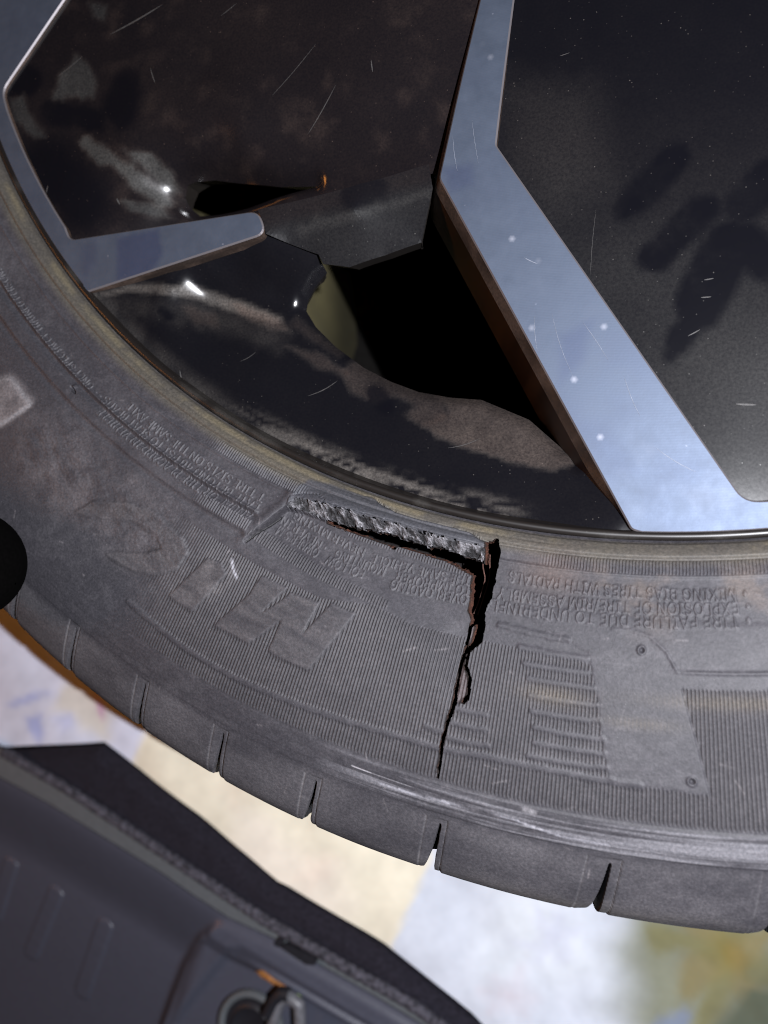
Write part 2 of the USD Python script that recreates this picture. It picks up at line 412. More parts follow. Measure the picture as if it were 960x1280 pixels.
# ------------------------------------------------------------------ the wheel: tyre, then alloy rim
wheel = empty("car_wheel")
tag(wheel, "low profile tyre with slashed sidewall on a black and silver alloy rim", "car wheel")

PROFILE = np.array([(0.2470, -0.0060), (0.2505, -0.0036), (0.2530, -0.0008), (0.2555, 0.0014), (0.2580, 0.0024), (0.262, 0.0031), (0.270, 0.0049), (0.280, 0.0068), (0.292, 0.0082),
                    (0.305, 0.0088), (0.318, 0.0082), (0.326, 0.0070), (0.331, 0.0058), (0.338, 0.0034), (0.344, 0.0008), (0.3492, -0.0026), (0.3520, -0.0070), (0.3534, -0.0140), (0.3538, -0.0300)])
_d = np.r_[0, np.cumsum(np.linalg.norm(np.diff(PROFILE, axis=0), axis=1))]
PR, PZ = PchipInterpolator(_d, PROFILE[:, 0]), PchipInterpolator(_d, PROFILE[:, 1])
LEN = _d[-1]
_s = np.linspace(0, LEN, 4000)
ZR = (PR(_s), PZ(_s))


def on_tyre(p):
    """photo points on the undented sidewall -> (angle in degrees, radius in mm)"""
    p = np.asarray(p, float)
    z = np.full(p.shape[:-1], 0.006)
    for _ in range(12):
        w = unp(p, z)
        r = np.hypot(w[..., 0], w[..., 1])
        z = 0.5 * z + 0.5 * np.interp(r, *ZR)
    return np.stack([np.degrees(np.arctan2(w[..., 1], w[..., 0])), r * 1000], -1)


U_PER_DEG = 300 * math.pi / 180            # mm of arc at the 300 mm circle


def uv(p):
    q = on_tyre(p)
    return np.stack([q[..., 0] * U_PER_DEG, q[..., 1]], -1)


def build_tyre():
    RIBS = 1980                                  # fine ribs around the sidewall
    dth = 360 / RIBS / 5
    th = np.arange(-153.0, -67.0, dth)
    ds = 0.00030
    s = np.arange(0, LEN, ds)
    nr, nc = len(s), len(th)
    base_r, base_z = PR(s), PZ(s)
    tr, tz = PR(s, 1), PZ(s, 1)
    tl_ = np.hypot(tr, tz)
    n_r, n_z = -tz / tl_, tr / tl_               # normal of the profile, up and out
    R = base_r[:, None] * 1000 + np.zeros(nc)
    U = np.zeros(nr)[:, None] + (th * U_PER_DEG)[None]
    # beyond r = 345 use arc length so that the shoulder keeps running
    S = s[:, None] * 1000 + np.zeros(nc)
    h = np.zeros((nr, nc))
    label = np.zeros((nr, nc), np.int16)
    names = {0: "tyre"}

    def field(seed, su, sv, rough=0.55, octs=4):
        """noise in [0,1], about su mm along and sv mm across"""
        g = np.random.default_rng(seed)
        out, amp, tot = 0, 1, 0
        cu, cv = dth * U_PER_DEG, ds * 1000
        for o in range(octs):
            k = 2.0**o
            shp = (int(nr * cv / sv * k) + 4, int(nc * cu / su * k) + 4)
            z = g.random(shp)
            yy = np.linspace(0, shp[0] - 3, nr)
            xx = np.linspace(0, shp[1] - 3, nc)
            z = ndimage.map_coordinates(z, np.meshgrid(yy, xx, indexing="ij"), order=1 if k > 1 else 3, mode="nearest")
            out = out + amp * z
            tot += amp
            amp *= rough
        out /= tot
        return np.clip((out - 0.5) * 1.5 + 0.5, 0, 1)

    def inside(poly):
        """hard mask of an outline given in (u, r)"""
        poly = poly if hasattr(poly, "bounds") else Polygon(poly)
        u0, r0, u1, r1 = poly.bounds
        mk_ = np.zeros((nr, nc), bool)
        jj = np.where((th * U_PER_DEG >= u0) & (th * U_PER_DEG <= u1))[0]
        ii = np.where((base_r * 1000 >= r0) & (base_r * 1000 <= r1))[0]
        if len(ii) and len(jj):
            sub = np.ix_(ii, jj)
            mk_[sub] = shapely.contains_xy(poly, U[sub], R[sub])
        return mk_

    def soft(mask, a=0.9):
        return ndimage.gaussian_filter(mask.astype(np.float32), a)

    def line(pts, w, smooth=0.8):
        return soft(inside(LineString(uv(pts)).buffer(w)), smooth)

    def ring(r, w, lo=-999, hi=999, fade=1.0):
        t = th[None]
        return np.exp(-((R - r) / w) ** 2) * sm(t, lo - fade, lo + fade) * (1 - sm(t, hi - fade, hi + fade))

    TH = th[None] + np.zeros((nr, 1))
    phase = (th - th[0]) / (360 / RIBS) * 2 * np.pi
    ribs = (np.abs(((phase / (2 * np.pi)) % 1) * 2 - 1))[None]     # 0..1 triangle wave
    ribs = sm(ribs, 0.12, 0.88)
    slow = np.exp(-((R - 290) / 60) ** 2) * (meshkit.noise(np.stack([U / 40, R / 22, R * 0], -1), 4) - 0.5)
    h += 0.9 * slow                                                 # the slack casing is not quite round
    # --- bead and concentric mouldings
    h += 0.55 * sm(R, 252.2, 253.2) * (1 - sm(R, 256.0, 256.6))
    h -= 0.35 * ring(256.6, 0.35)
    h -= 0.20 * ring(254.6, 0.22, -150, -93) * 1.0
    fr = sm(R, 256.9, 257.3) * (1 - sm(R, 260.2, 260.6))
    hub_ribs = fr * np.maximum(sm(TH, -94.5, -92.5), (sm(TH, -119, -115) * (1 - sm(TH, -110.5, -109.5))))
    h += 0.34 * hub_ribs * ribs - 0.12 * fr
    h += 0.28 * ring(261.0, 0.35)
    left = 1 - sm(TH, -112.4, -112.0)
    h += left * (0.75 * ring(270.2, 0.45) - 0.5 * ring(271.6, 0.5) + 0.4 * sm(R, 272.6, 273.0) * (1 - sm(R, 276.8, 277.6)) - 0.35 * ring(278.3, 0.8))
    lb = left * sm(R, 273.0, 273.4) * (1 - sm(R, 276.4, 276.8)) * sm(TH, -117, -115)
    h += 0.3 * lb * ribs
    h += 0.35 * ring(284.6, 0.45, -86.5, 99)
    # --- ribbed field with plain letters, bars and plate
    plate = inside(uv(np.array([(735, 815), (746, 872), (752, 920), (761, 976), (889, 996), (872, 930), (853, 862), (990, 862), (990, 780), (700, 760), (640, 760)])))
    top_r = np.interp(th, [-119, -112, -106, -103, -100.5, -97, -92, -88, -76], [282, 283.5, 285, 281.5, 283.5, 283, 283, 288.4, 288.4])[None]
    field_m = sm(R, top_r - 0.2, top_r + 0.3) * (1 - sm(R, 321.2, 322.2))
    wear_left = sm(TH, -119.5, -111.5)
    worn = field(3, 16, 12)
    field_m = field_m * np.clip(wear_left * 1.25 - 0.9 * (1 - wear_left) * worn, 0, 1)
    flat = np.zeros((nr, nc), bool) | plate
    # big raised letters, reading clockwise with their heads to the tread
    k3 = lambda q: np.array(q, float) / 3 + [160, 620]
    LET = {"M": k3([(325, 487), (338, 470), (455, 370), (505, 296), (600, 345), (498, 440), (576, 392), (612, 362), (722, 398), (655, 518), (765, 402), (856, 440), (690, 640), (676, 652), (545, 592), (528, 578), (576, 468), (455, 552)]),
           "I": k3([(150, 375), (240, 436), (372, 292), (352, 248), (300, 232)]),
           "C": np.array([(92, 640), (120, 625), (160, 628), (195, 640), (228, 672), (236, 690), (222, 712), (192, 718), (165, 713), (140, 700), (131, 692), (150, 690), (180, 692), (202, 686), (196, 668), (165, 650), (130, 648)]),
           "H": np.array([(-40, 500), (0, 474), (14, 472), (41, 506), (10, 526), (-30, 545)])}
    letters = []
    for i, (k, q) in enumerate(LET.items()):
        mm = inside(uv(q))
        letters.append(mm)
        flat |= mm
        names[i + 1] = "raised_letter"
        label[mm] = i + 1
    lm = soft(np.any(letters, 0), 1.3)
    k4 = lambda q: np.array(q, float) / 3.6923 + [440, 720]
    # bars at the right of the cut
    bars = []
    px = lambda q: np.array(q, float)
    BARL = [(624, 781, 710, 800), (650, 809, 733, 823), (656, 829, 735, 841), (660, 848, 741, 860), (662, 869, 744, 881), (664, 888, 748, 901), (668, 909, 752, 923), (668, 928, 754, 942), (660, 944, 758, 960),
            (569, 885, 608, 893), (564, 903, 606, 912), (560, 922, 610, 932), (532, 908, 552, 914)]
    for (x0, y0, x1, y1) in BARL:
        bars.append(inside(LineString(uv(px([(x0, y0), ((x0 + x1) / 2, (y0 + y1) / 2 + 1.2), (x1, y1)]))).buffer(0.75)))
    long_bar = LineString(uv(px([(160, 752), (227, 808), (290, 845), (352, 872), (430, 900), (500, 921), (548, 935)]))).buffer(0.85)
    long_bar2 = LineString(uv(px([(551, 936), (600, 944), (680, 960), (760, 976), (800, 983)]))).buffer(0.9)
    bars += [inside(long_bar), inside(long_bar2)]
    for i, b in enumerate(bars):
        b = b & ~plate
        names[20 + i] = "raised_bar"
        label[b & (label == 0)] = 20 + i
        flat |= b
    bm = soft(np.any(bars, 0), 1.0)
    plain_zone = inside(uv(px([(480, 772), (560, 765), (590, 775), (585, 880), (560, 880), (520, 890), (492, 860), (478, 815)])))
    fm = soft(~flat, 0.7) * field_m
    h += 0.30 * fm * ribs - 0.16 * fm
    h += 0.42 * lm + 0.32 * bm
    h += 0.22 * soft(plate, 1.6)
    h -= 0.25 * line(px([(853, 862), (872, 930), (889, 996)]), 0.25)
    # moulding arc and vent stubs on the plate
    h += 0.30 * line(px([(765, 786), (790, 788), (812, 796), (832, 814), (846, 838)]), 0.3, 1.2)
    for (x, y) in [(802, 813), (865, 977)]:
        c0 = uv(px([(x, y)]))[0]
        rr = np.hypot(U - c0[0], R - c0[1])
        h += 0.4 * np.exp(-((rr - 0.9) / 0.35) ** 2) - 0.6 * np.exp(-(rr / 0.6) ** 2)
    for (x, y) in [(92, 488)]:
        c0 = uv(px([(x, y)]))[0]
        dd = np.hypot((U - c0[0]) / 1.5, (R - c0[1] - 0.15 * (U - c0[0])) / 0.35)
        h -= 2.2 * np.exp(-dd**4) - 0.5 * np.exp(-(np.hypot(U - c0[0] + 0.6, R - c0[1] + 1.2) / 0.8) ** 2)

    # --- small raised lettering
    def words(text, start, end, cap, key):
        a, b = on_tyre(px([start, end]))
        t = meshkit.text_mesh(text, 1.0, 0.1)
        tri = np.asarray(t.triangles)
        tri = tri[(tri[:, :, 2] > 0.05).all(1)][:, :, :2]
        x0, x1 = tri[..., 0].min(), tri[..., 0].max()
        mm = np.zeros((nr, nc), bool)
        for q in tri:
            fx = (q[:, 0] - x0) / (x1 - x0)
            tt = a[0] + (b[0] - a[0]) * fx
            rr = a[1] + (b[1] - a[1]) * fx + (q[:, 1] - 0.5) * cap
            j0, j1 = np.searchsorted(th, [tt.min(), tt.max()])
            i0, i1 = np.searchsorted(base_r * 1000, [rr.min(), rr.max()])
            if j1 <= j0 or i1 <= i0:
                continue
            X, Y = TH[i0:i1, j0:j1], R[i0:i1, j0:j1]
            e = [(tt[(k + 1) % 3] - tt[k]) * (Y - rr[k]) - (rr[(k + 1) % 3] - rr[k]) * (X - tt[k]) for k in range(3)]
            mm[i0:i1, j0:j1] |= ((e[0] >= 0) & (e[1] >= 0) & (e[2] >= 0)) | ((e[0] <= 0) & (e[1] <= 0) & (e[2] <= 0))
        names[key] = "small_lettering"
        label[mm & (label == 0)] = key
        return soft(mm, 0.62)

    TXT = [("• TIRE FAILURE DUE TO UNDERINFLA", (939, 777), (603, 754), 3.0), ("• EXPLOSION OF TIRE/RIM ASSEMBLY", (938, 760), (622, 741), 3.0), ("• MIXING BIAS TIRES WITH RADIALS", (934, 744), (636, 720), 3.0),
           ("OVERLOADING", (582, 747), (486, 728), 2.8), ("FOLLOW", (452, 716), (405, 698), 2.8), ("OWNER'S M", (395, 690), (344, 660), 2.8),
           ("TO IMPROPER", (586, 737), (492, 718), 2.7), ("MOUNTING", (478, 712), (416, 690), 2.7), ("· NEVER IN", (404, 683), (349, 646), 2.7),
           ("THE SAME VEHICLE", (586, 724), (462, 694), 2.6), ("NEVER MIXING", (452, 688), (364, 640), 2.4),
           ("ANUAL OR TIRE PLACARD IN VEHICLE", (314, 647), (124, 513), 2.8), ("LATE BEYOND 40 PSI TO SEAT BEADS", (322, 636), (130, 498), 2.8), ("T TIRE SIZES ON THE SAME AXLE", (330, 624), (160, 506), 2.8),
           ("-- ONLY SPECIALLY TRAINED PERSONS", (126, 496), (-4, 335), 2.6)]
    tm = 0
    for i, (t, a, b, cap) in enumerate(TXT):
        tm = np.maximum(tm, words(t, a, b, cap, 60 + i))
    txt_wear = 0.55 + 0.6 * field(9, 9, 6)
    h += 0.40 * tm * np.clip(txt_wear, 0.25, 1.1)

    # --- shoulder: scuffed steps
    h += (0.35 + 0.65 * sm(TH, -102, -96)) * (0.28 * sm(R, 322.4, 323.0) - 0.18 * sm(R, 325.6, 326.0) - 0.2 * sm(R, 328.4, 329.0) - 0.3 * sm(R, 331.0, 331.6))
    # --- grooves between the shoulder blocks (each: slit top, slit foot, facet corners)
    NOTCH = [((986, 1092), (966, 1160), 25), ((765, 1075), (745, 1140), 27), ((551, 1026), (540, 1078), 19), ((396, 972), (386, 1020), 17), ((280, 912), (273, 957), 16), ((181, 851), (176, 893), 15), ((96, 781), (90, 824), 14), ((28, 712), (22, 752), 13), ((-30, 640), (-40, 680), 12), ((-70, 560), (-80, 600), 12)]
    slit_u = []
    nl = np.zeros((nr, nc))
    s332, s_end = np.interp(0.3332, PR(_s), _s) * 1000, LEN * 1000
    for (a, b, wpx) in NOTCH:
        qa, qb = on_tyre(px(a)), on_tyre(px(b))
        ua, ub = qa[0] * U_PER_DEG, qb[0] * U_PER_DEG
        ra = min(qa[1], 334.5)
        sa = np.interp(ra / 1000, PR(_s), _s) * 1000
        sb = np.interp(0.3520, PR(_s), _s) * 1000
        k = np.clip((S - sa) / (sb - sa), 0, 1.4)
        uc = ua + (ub - ua) * k
        x = U - uc
        wide = wpx * 0.20
        on = sm(S, sa - 0.25, sa + 0.25)
        facet = np.clip((x + wide) / wide, 0, 1) * (x < 0)
        h -= on * (0.3 + 1.0 * np.clip(k, 0, 1)) * facet
        ws = 0.30 + 2.3 * np.clip(k, 0, 1.1)**1.8
        edge = sm(S, sa + 1.6, sa + 3.0)
        h -= edge * 4.6 * sm(x, -ws - 0.12, -ws + 0.12) * (1 - sm(x, -0.1, 0.16))
        rf = (x > 0) * (x < wide * 0.42) * on
        nl += on * (np.exp(-((x - wide * 0.42) / 0.22) ** 2) + np.exp(-((x + wide) / 0.26) ** 2)) * (k < 1.1)
        h -= 0.35 * rf + 0.25 * on * np.exp(-((x - wide * 0.42) / 0.25) ** 2)
        h -= on * 0.2 * np.exp(-((x + wide) / 0.25) ** 2)
        slit_u.append((sa, uc))
    blk = (S > s332 - 0.2)
    edges = sorted(range(len(NOTCH)), key=lambda i: -slit_u[i][1].mean())
    num = np.zeros((nr, nc), int)
    for i in edges:
        num += (U < slit_u[i][1] - 0.3)
    for k in range(len(NOTCH) + 1):
        names[100 + k] = "tread_block"
        label[blk & (num == k)] = 100 + k
    # faint marks stamped into one block
    h -= 0.0
    # --- the cut: opening, torn edge, sunk flap
    k32 = lambda q: np.array(q, float) * 0.3125 + [340, 560]
    band_up = k32([(62, 233), (110, 203), (200, 225), (330, 265), (440, 298), (505, 315), (600, 345), (700, 370), (855, 403)])
    band_lo = k32([(62, 236), (120, 247), (210, 280), (300, 305), (400, 330), (490, 350), (560, 372), (620, 393), (700, 407), (790, 440), (852, 463)])
    lip = k32([(210, 283), (270, 305), (330, 326), (450, 367), (485, 386), (500, 372), (560, 392), (700, 437), (795, 490)])
    gash_r = np.vstack([k32([(856, 380), (905, 370), (911, 420), (890, 530)]), k4([(660, 20), (640, 100), (615, 150), (610, 230), (600, 300), (545, 350), (530, 420), (550, 480), (540, 560), (515, 590), (505, 586)])])
    tongue = k4([(512, 572), (528, 555), (534, 470), (515, 420), (530, 350), (558, 280), (572, 195), (550, 240), (525, 320), (505, 400), (482, 490), (478, 592)])
    crack = k4([(440, 690), (416, 800), (402, 930), (394, 935), (405, 800), (430, 690), (460, 590), (490, 420), (520, 300), (545, 190), (530, 150), (540, 100), (545, 0)])

    def rag(q, amp, step=0.5):
        q = dens(uv(q), step, False)
        t = np.cumsum(np.r_[0, np.linalg.norm(np.diff(q, axis=0), axis=1)])
        n = np.stack([meshkit.fbm(np.stack([t * 0.9, t * 0, t * 0 + k], -1), 3, 40 + k) - 0.5 for k in range(2)], 1)
        w = np.minimum(1, np.minimum(t, t[-1] - t) / 1.5)[:, None]
        return q + n * 2 * amp * w

    g1 = Polygon(np.vstack([rag(band_lo[2:], 0.5), rag(lip + np.array([-1.0, 3.5]), 0.15)[::-1]])).buffer(0)
    g2 = Polygon(np.vstack([rag(band_lo[-1:], 0) if False else uv(band_lo[-1:]), rag(gash_r, 0.28), rag(tongue, 0.22), rag(crack, 0.25), uv(k32([(800, 560)])), uv(lip[-1:])])).buffer(0)
    gap = unary_union([g1.buffer(0.12), g2.buffer(0.36)])
    gapm = inside(gap)
    bandm = inside(Polygon(np.vstack([rag(band_up, 0.42), rag(band_lo, 0.5)[::-1]])).buffer(0)) & ~gapm
    # flap above the torn edge lifts and curls up
    flap_poly = np.vstack([k32([(62, 233), (70, 205), (110, 150), (150, 132), (230, 150), (330, 185), (420, 215), (500, 268), (600, 296), (720, 325), (800, 348), (856, 380), (858, 403)]), band_up[::-1][1:]])
    fl = Polygon(uv(flap_poly)).buffer(0)
    flm = inside(fl)
    d_up = np.zeros((nr, nc))
    sub = inside(fl.buffer(6))
    pts = shapely.points(np.stack([U[sub], R[sub]], 1))
    ubl = LineString(uv(band_up))
    d_up[sub] = shapely.distance(ubl, pts)
    env = sm(U, uv(band_up[:1])[0, 0] * 1.0 - 0, uv(band_up[:1])[0, 0] + 1) if False else 1.0
    uL, uRt = uv(band_up[0]), uv(band_up[-1])
    along = np.clip((U - uL[0]) / (uRt[0] - uL[0]), 0, 1)
    lift = (0.7 + 3.0 * sm(along, 0.0, 0.25)) * (1 - 0.25 * sm(along, 0.85, 1.0))
    lift_f = np.exp(-(d_up / 3.2) ** 2) * np.maximum(soft(flm, 1.0), 0)
    h += lift * lift_f
    # torn edge: slopes from the lifted lip down to the opening
    lowl = LineString(uv(band_lo))
    sb_ = bandm
    pts = shapely.points(np.stack([U[sb_], R[sb_]], 1))
    du, dl = shapely.distance(ubl, pts), shapely.distance(lowl, pts)
    kb = du / np.maximum(du + dl, 1e-6)
    fib = field(31, 1.8, 1.5, 0.8, 3)
    fib2 = field(32, 5.0, 1.3, 0.75, 4)
    h[sb_] += (lift[sb_] * (1 - kb) - 2.6 * kb) + 1.7 * (fib[sb_] - 0.5) + 1.6 * (fib2[sb_] - 0.5)
    h -= 0.9 * line(k32([(420, 215), (450, 240), (498, 262), (600, 292), (720, 322), (800, 346), (850, 380)]), 0.20, 0.6)
    h -= 0.5 * line(k32([(80, 192), (130, 183), (190, 190), (220, 215)]), 0.12, 0.6) + 0.25 * line(k32([(370, 195), (400, 200), (440, 222), (450, 240), (495, 250)]), 0.12, 0.6)
    # the flap below is sunk
    far = px([(300, 680), (340, 712), (400, 745), (470, 778), (520, 820), (548, 880), (556, 905)])
    sp = np.vstack([px([(308, 674), (322, 662), (334, 653), (346, 643), (358, 634)]), k32([(120, 250), (210, 282)]), lip, k32([(800, 560)]), k4([(545, 190), (520, 300), (490, 420), (460, 590), (430, 690)]), far[::-1]])
    spp = Polygon(uv(sp)).buffer(0)
    spm = inside(spp)
    # left border of the cut belongs to the sunk side as well
    pts = shapely.points(np.stack([U[spm], R[spm]], 1))
    dfar = shapely.distance(LineString(uv(far)), pts)
    sink = np.zeros((nr, nc))
    sink[spm] = 3.2 * sm(dfar, 0.0, 15)
    sink = np.where(gapm, ndimage.maximum_filter(sink, 9), sink)
    h -= ndimage.gaussian_filter(sink, 0.7)
    cr = px([(306, 676), (322, 662), (334, 653), (346, 643)])
    h += 0.9 * line(np.vstack([cr, px([(362, 630), (372, 612)])]) - [3, 3], 1.3, 5.0) - 0.5 * line(cr, 0.2, 0.7)
    tng = inside(Polygon(uv(tongue)).buffer(0))
    h -= 1.2 * ndimage.gaussian_filter(tng.astype(float), 1.5)
    names[200] = "torn_edge"
    names[201] = "torn_flap"
    label[flm & ~bandm] = 201
    label[bandm] = 200
    for q in [[(436, 653), (500, 672), (592, 706), (590, 719), (500, 688), (432, 666)], [(309, 668), (325, 659), (400, 707), (440, 729), (484, 750), (482, 761), (440, 743), (390, 719)]]:
        bd = soft(inside(uv(px(q))) & ~gapm & ~bandm, 0.7)
        h += bd * (0.32 * ribs - 0.1)
        fm = np.maximum(fm, bd * 0.8)
    crl = line(cr + np.array([1.5, 1.5]), 0.28, 0.7)
    h -= 0.7 * crl
    # surface unevenness and worn patches
    scr = field(5, 9, 1.4, 0.65, 5)
    chaf = field(6, 5, 5, 0.7, 5)
    left_scuff = soft(inside(uv(px([(20, 520), (90, 530), (150, 580), (215, 640), (250, 690), (225, 725), (150, 705), (70, 640), (20, 580)]))), 14)
    i_scuff = soft(inside(uv(px([(205, 745), (262, 690), (292, 700), (300, 720), (250, 760)]))), 5)
    h += 0.05 * (chaf - 0.5) + left_scuff * (0.9 * (field(15, 3.5, 2.2, 0.65, 4) - 0.5)) * 0.5
    # --- into space
    hh = h * 1e-3
    rad = base_r[:, None] + n_r[:, None] * hh
    zz = base_z[:, None] + n_z[:, None] * hh
    a = np.radians(TH)
    V = np.stack([rad * np.cos(a), rad * np.sin(a), zz], -1)
    dU, dV = np.gradient(V, axis=1), np.gradient(V, axis=0)
    N = np.cross(dV, dU)
    N = -N / np.maximum(np.linalg.norm(N, axis=-1, keepdims=True), 1e-20)
    # --- pigment, dirt and wear, with some light and shade painted in
    big, mid, fine = field(21, 60, 30), field(22, 14, 9, 0.6, 5), field(23, 2.5, 2.0, 0.6, 3)
    C = np.empty((nr, nc, 3), np.float32)
    C[:] = (0.0275, 0.0265, 0.0302)

    def lay(w, col):
        nonlocal C
        C = C * (1 - w[..., None]) + np.array(col, np.float32) * w[..., None]

    lay(np.clip(0.08 + 0.5 * (big - 0.38) + 0.4 * (mid - 0.5) + 0.5 * (fine - 0.5), 0, 0.75), (0.056, 0.054, 0.058))
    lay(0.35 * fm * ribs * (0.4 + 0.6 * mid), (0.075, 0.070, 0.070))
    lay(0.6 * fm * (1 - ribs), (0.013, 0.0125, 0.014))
    lay(0.55 * tm * (0.3 + 0.7 * fine), (0.075, 0.072, 0.075))
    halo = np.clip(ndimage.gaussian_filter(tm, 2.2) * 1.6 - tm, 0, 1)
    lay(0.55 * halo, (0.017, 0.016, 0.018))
    bead = sm(R, 251.8, 252.6) * (1 - sm(R, 256.0, 259.5))
    lay(np.clip(bead * (0.45 + 0.5 * mid), 0, 0.9), (0.066, 0.059, 0.044))
    lay(np.clip(0.5 * ring(253.8, 0.8) * sm(mid, 0.4, 0.7), 0, 1), (0.12, 0.10, 0.058))
    lay(0.28 * sm(R, 255, 262) * (1 - sm(R, 266, 280)) * sm(TH, -96, -92) * sm(mid, 0.45, 0.8), (0.10, 0.070, 0.045))
    lay(0.30 * np.exp(-(((U - uv(px([(690, 715)]))[0, 0]) / 9) ** 2 + ((R - 262) / 5) ** 2)), (0.10, 0.062, 0.042))
    for (x, y, w, s1, s2) in [(690, 870, 0.35, 8, 2.2), (930, 880, 0.30, 20, 1.8), (800, 905, 0.2, 9, 1.5)]:
        c0 = uv(px([(x, y)]))[0]
        lay(w * np.exp(-(((U - c0[0]) / s1) ** 2 + ((R - c0[1]) / s2) ** 2)) * (0.5 + 0.5 * ribs), (0.12, 0.098, 0.062))
    lay(np.clip(left_scuff * (0.16 + 1.0 * (chaf - 0.45)), 0, 0.6), (0.088, 0.081, 0.083))
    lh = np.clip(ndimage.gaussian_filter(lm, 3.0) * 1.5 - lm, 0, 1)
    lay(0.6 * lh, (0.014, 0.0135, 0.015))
    lay(np.clip(letters_soft(letters, soft) * (0.16 + 0.5 * (scr - 0.4)), 0, 0.5), (0.075, 0.070, 0.070))
    lay(np.clip(i_scuff * (0.1 + 1.4 * (chaf - 0.42)), 0, 0.6), (0.085, 0.08, 0.08))
    hm = soft(letters[3], 2.0)
    lay(np.clip(hm * (0.5 + 0.8 * (chaf - 0.4)), 0, 0.9), (0.12, 0.11, 0.11))
    hb = soft(letters[3], 4.0)
    lay(np.clip(4 * hb * (1 - hb) * (0.2 + chaf * 0.8), 0, 0.7), (0.17, 0.16, 0.16))
    # pale scuffs along the shoulder ring
    st = field(24, 55, 0.55, 0.7, 4)
    st2 = field(25, 26, 2.0, 0.6, 4)
    sc = sm(R, 322.4, 323.4) * (1 - sm(R, 330.6, 332.0)) * sm(TH, -104.5, -99) * np.clip(0.0 + 1.8 * (st - 0.38) + 1.5 * (st2 - 0.48), 0, 1)
    lay(np.clip(sc, 0, 0.75), (0.125, 0.124, 0.132))
    lay(0.9 * line(px([(440, 957), (475, 969), (520, 983), (560, 993)]), 0.28, 0.8) * sm(st, 0.25, 0.5), (0.36, 0.35, 0.36))
    lay(0.9 * line(px([(475, 980), (520, 994), (570, 1006), (640, 1024), (700, 1045), (760, 1056)]), 0.22, 0.8) * sm(st2, 0.3, 0.5), (0.27, 0.27, 0.29))
    lay(0.8 * line(px([(655, 1011), (668, 1015)]), 0.5, 1.2), (0.17, 0.165, 0.17))
    shoulder = sm(R, 331.5, 334)
    lay(np.clip(shoulder * (0.40 + 0.9 * (mid - 0.42)), 0, 0.8), (0.064, 0.0615, 0.065))  # shoulder dust, also lifted to offset its slope away from the lamp
    lay(np.clip(sm(S, s_end - 26, s_end - 20) * sm(TH, -107, -92) * 1.4 * (field(27, 12, 5) - 0.42), 0, 0.6), (0.095, 0.090, 0.082))
    lay(np.clip(sm(R, 344, 352) * sm(TH, -101, -85) * 0.6 * mid, 0, 0.5), (0.085, 0.078, 0.064))
    lay(np.clip(nl * (0.25 + 0.6 * (mid - 0.3)), 0, 0.7), (0.14, 0.135, 0.135))  # bright lit borders of the notch facets, painted in
    # nicks and scratches
    g = np.random.default_rng(77)
    for _ in range(90):
        x, y = g.uniform(0, 960), g.uniform(380, 1140)
        q = uv(px([(x, y)]))[0]
        if not 262 < q[1] < 350:
            continue
        L = g.uniform(0.6, 4.0)
        an = g.uniform(-0.6, 0.6) + (math.pi / 2 if g.random() < 0.3 else 0)
        w = soft(inside(LineString([q, q + L * np.array([math.cos(an), math.sin(an)])]).buffer(0.13)), 0.6)
        lay(g.uniform(0.2, 0.6) * w, (0.15, 0.14, 0.14))
    lay(0.7 * line(px([(290, 700), (292, 712), (296, 722)]), 0.35, 0.9), (0.3, 0.3, 0.32))
    tear_col = np.clip(0.5 + 1.9 * (fib - 0.5) + 0.9 * (fib2 - 0.5), 0, 1)
    bs = bandm.astype(float)
    C = np.where(bandm[..., None], (0.022 + 0.17 * tear_col[..., None] ** 2.0) * np.array([1, 0.985, 1.02]), C)
    lay(np.clip(0.95 * crl, 0, 1), (0.006, 0.006, 0.006))  # shadow line under the crease step, painted dark
    C *= np.array([0.95, 0.935, 0.965], np.float32)
    lay(0.55 * tng.astype(float), (0.055, 0.040, 0.040))
    lay(0.92 * ndimage.gaussian_filter((flm & ~bandm).astype(float), 1.2), (0.039, 0.0395, 0.046))
    # --- faces, split into the parts they belong to
    idx = np.arange(nr * nc).reshape(nr, nc)
    F = np.stack([idx[:-1, :-1], idx[:-1, 1:], idx[1:, 1:], idx[1:, :-1]], -1)
    hole = gapm[:-1, :-1] & gapm[1:, 1:] | gapm[:-1, 1:] & gapm[1:, :-1]
    lab = label[:-1, :-1]
    V2, N2, C2 = V.reshape(-1, 3), N.reshape(-1, 3), C.reshape(-1, 3)

    def piece(k, name, parent, material=M["rubber"]):
        ff = F[(lab == k) & ~hole]
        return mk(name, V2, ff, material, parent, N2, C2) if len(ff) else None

    tyre = piece(0, "tyre", wheel)
    tag(tyre, "grey black tyre sidewall with a long cut")
    for k in sorted(names):
        if k == 0:
            continue
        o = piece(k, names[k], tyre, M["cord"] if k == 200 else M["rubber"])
        if o and k >= 200:
            tag(o, {200: "pale ragged torn edge of the cut", 201: "curled strip of rubber above the cut"}[k])
    # walls of the opening: the rim of the hole goes down through the casing
    pad = np.pad(hole, 1)
    walls = []
    H = hole
    ii, jj = np.where(H[1:] & ~H[:-1]); walls.append((idx[ii + 1, jj + 1], idx[ii + 1, jj]))
    ii, jj = np.where(~H[1:] & H[:-1]); walls.append((idx[ii + 1, jj], idx[ii + 1, jj + 1]))
    ii, jj = np.where(H[:, 1:] & ~H[:, :-1]); walls.append((idx[ii, jj + 1], idx[ii + 1, jj + 1]))
    ii, jj = np.where(~H[:, 1:] & H[:, :-1]); walls.append((idx[ii + 1, jj + 1], idx[ii, jj + 1]))
    ea, eb = np.concatenate([w[0] for w in walls]), np.concatenate([w[1] for w in walls])
    ids, inv = np.unique(np.r_[ea, eb], return_inverse=True)
    n = len(ids)
    ia, ib = inv[: len(ea)], inv[len(ea):]
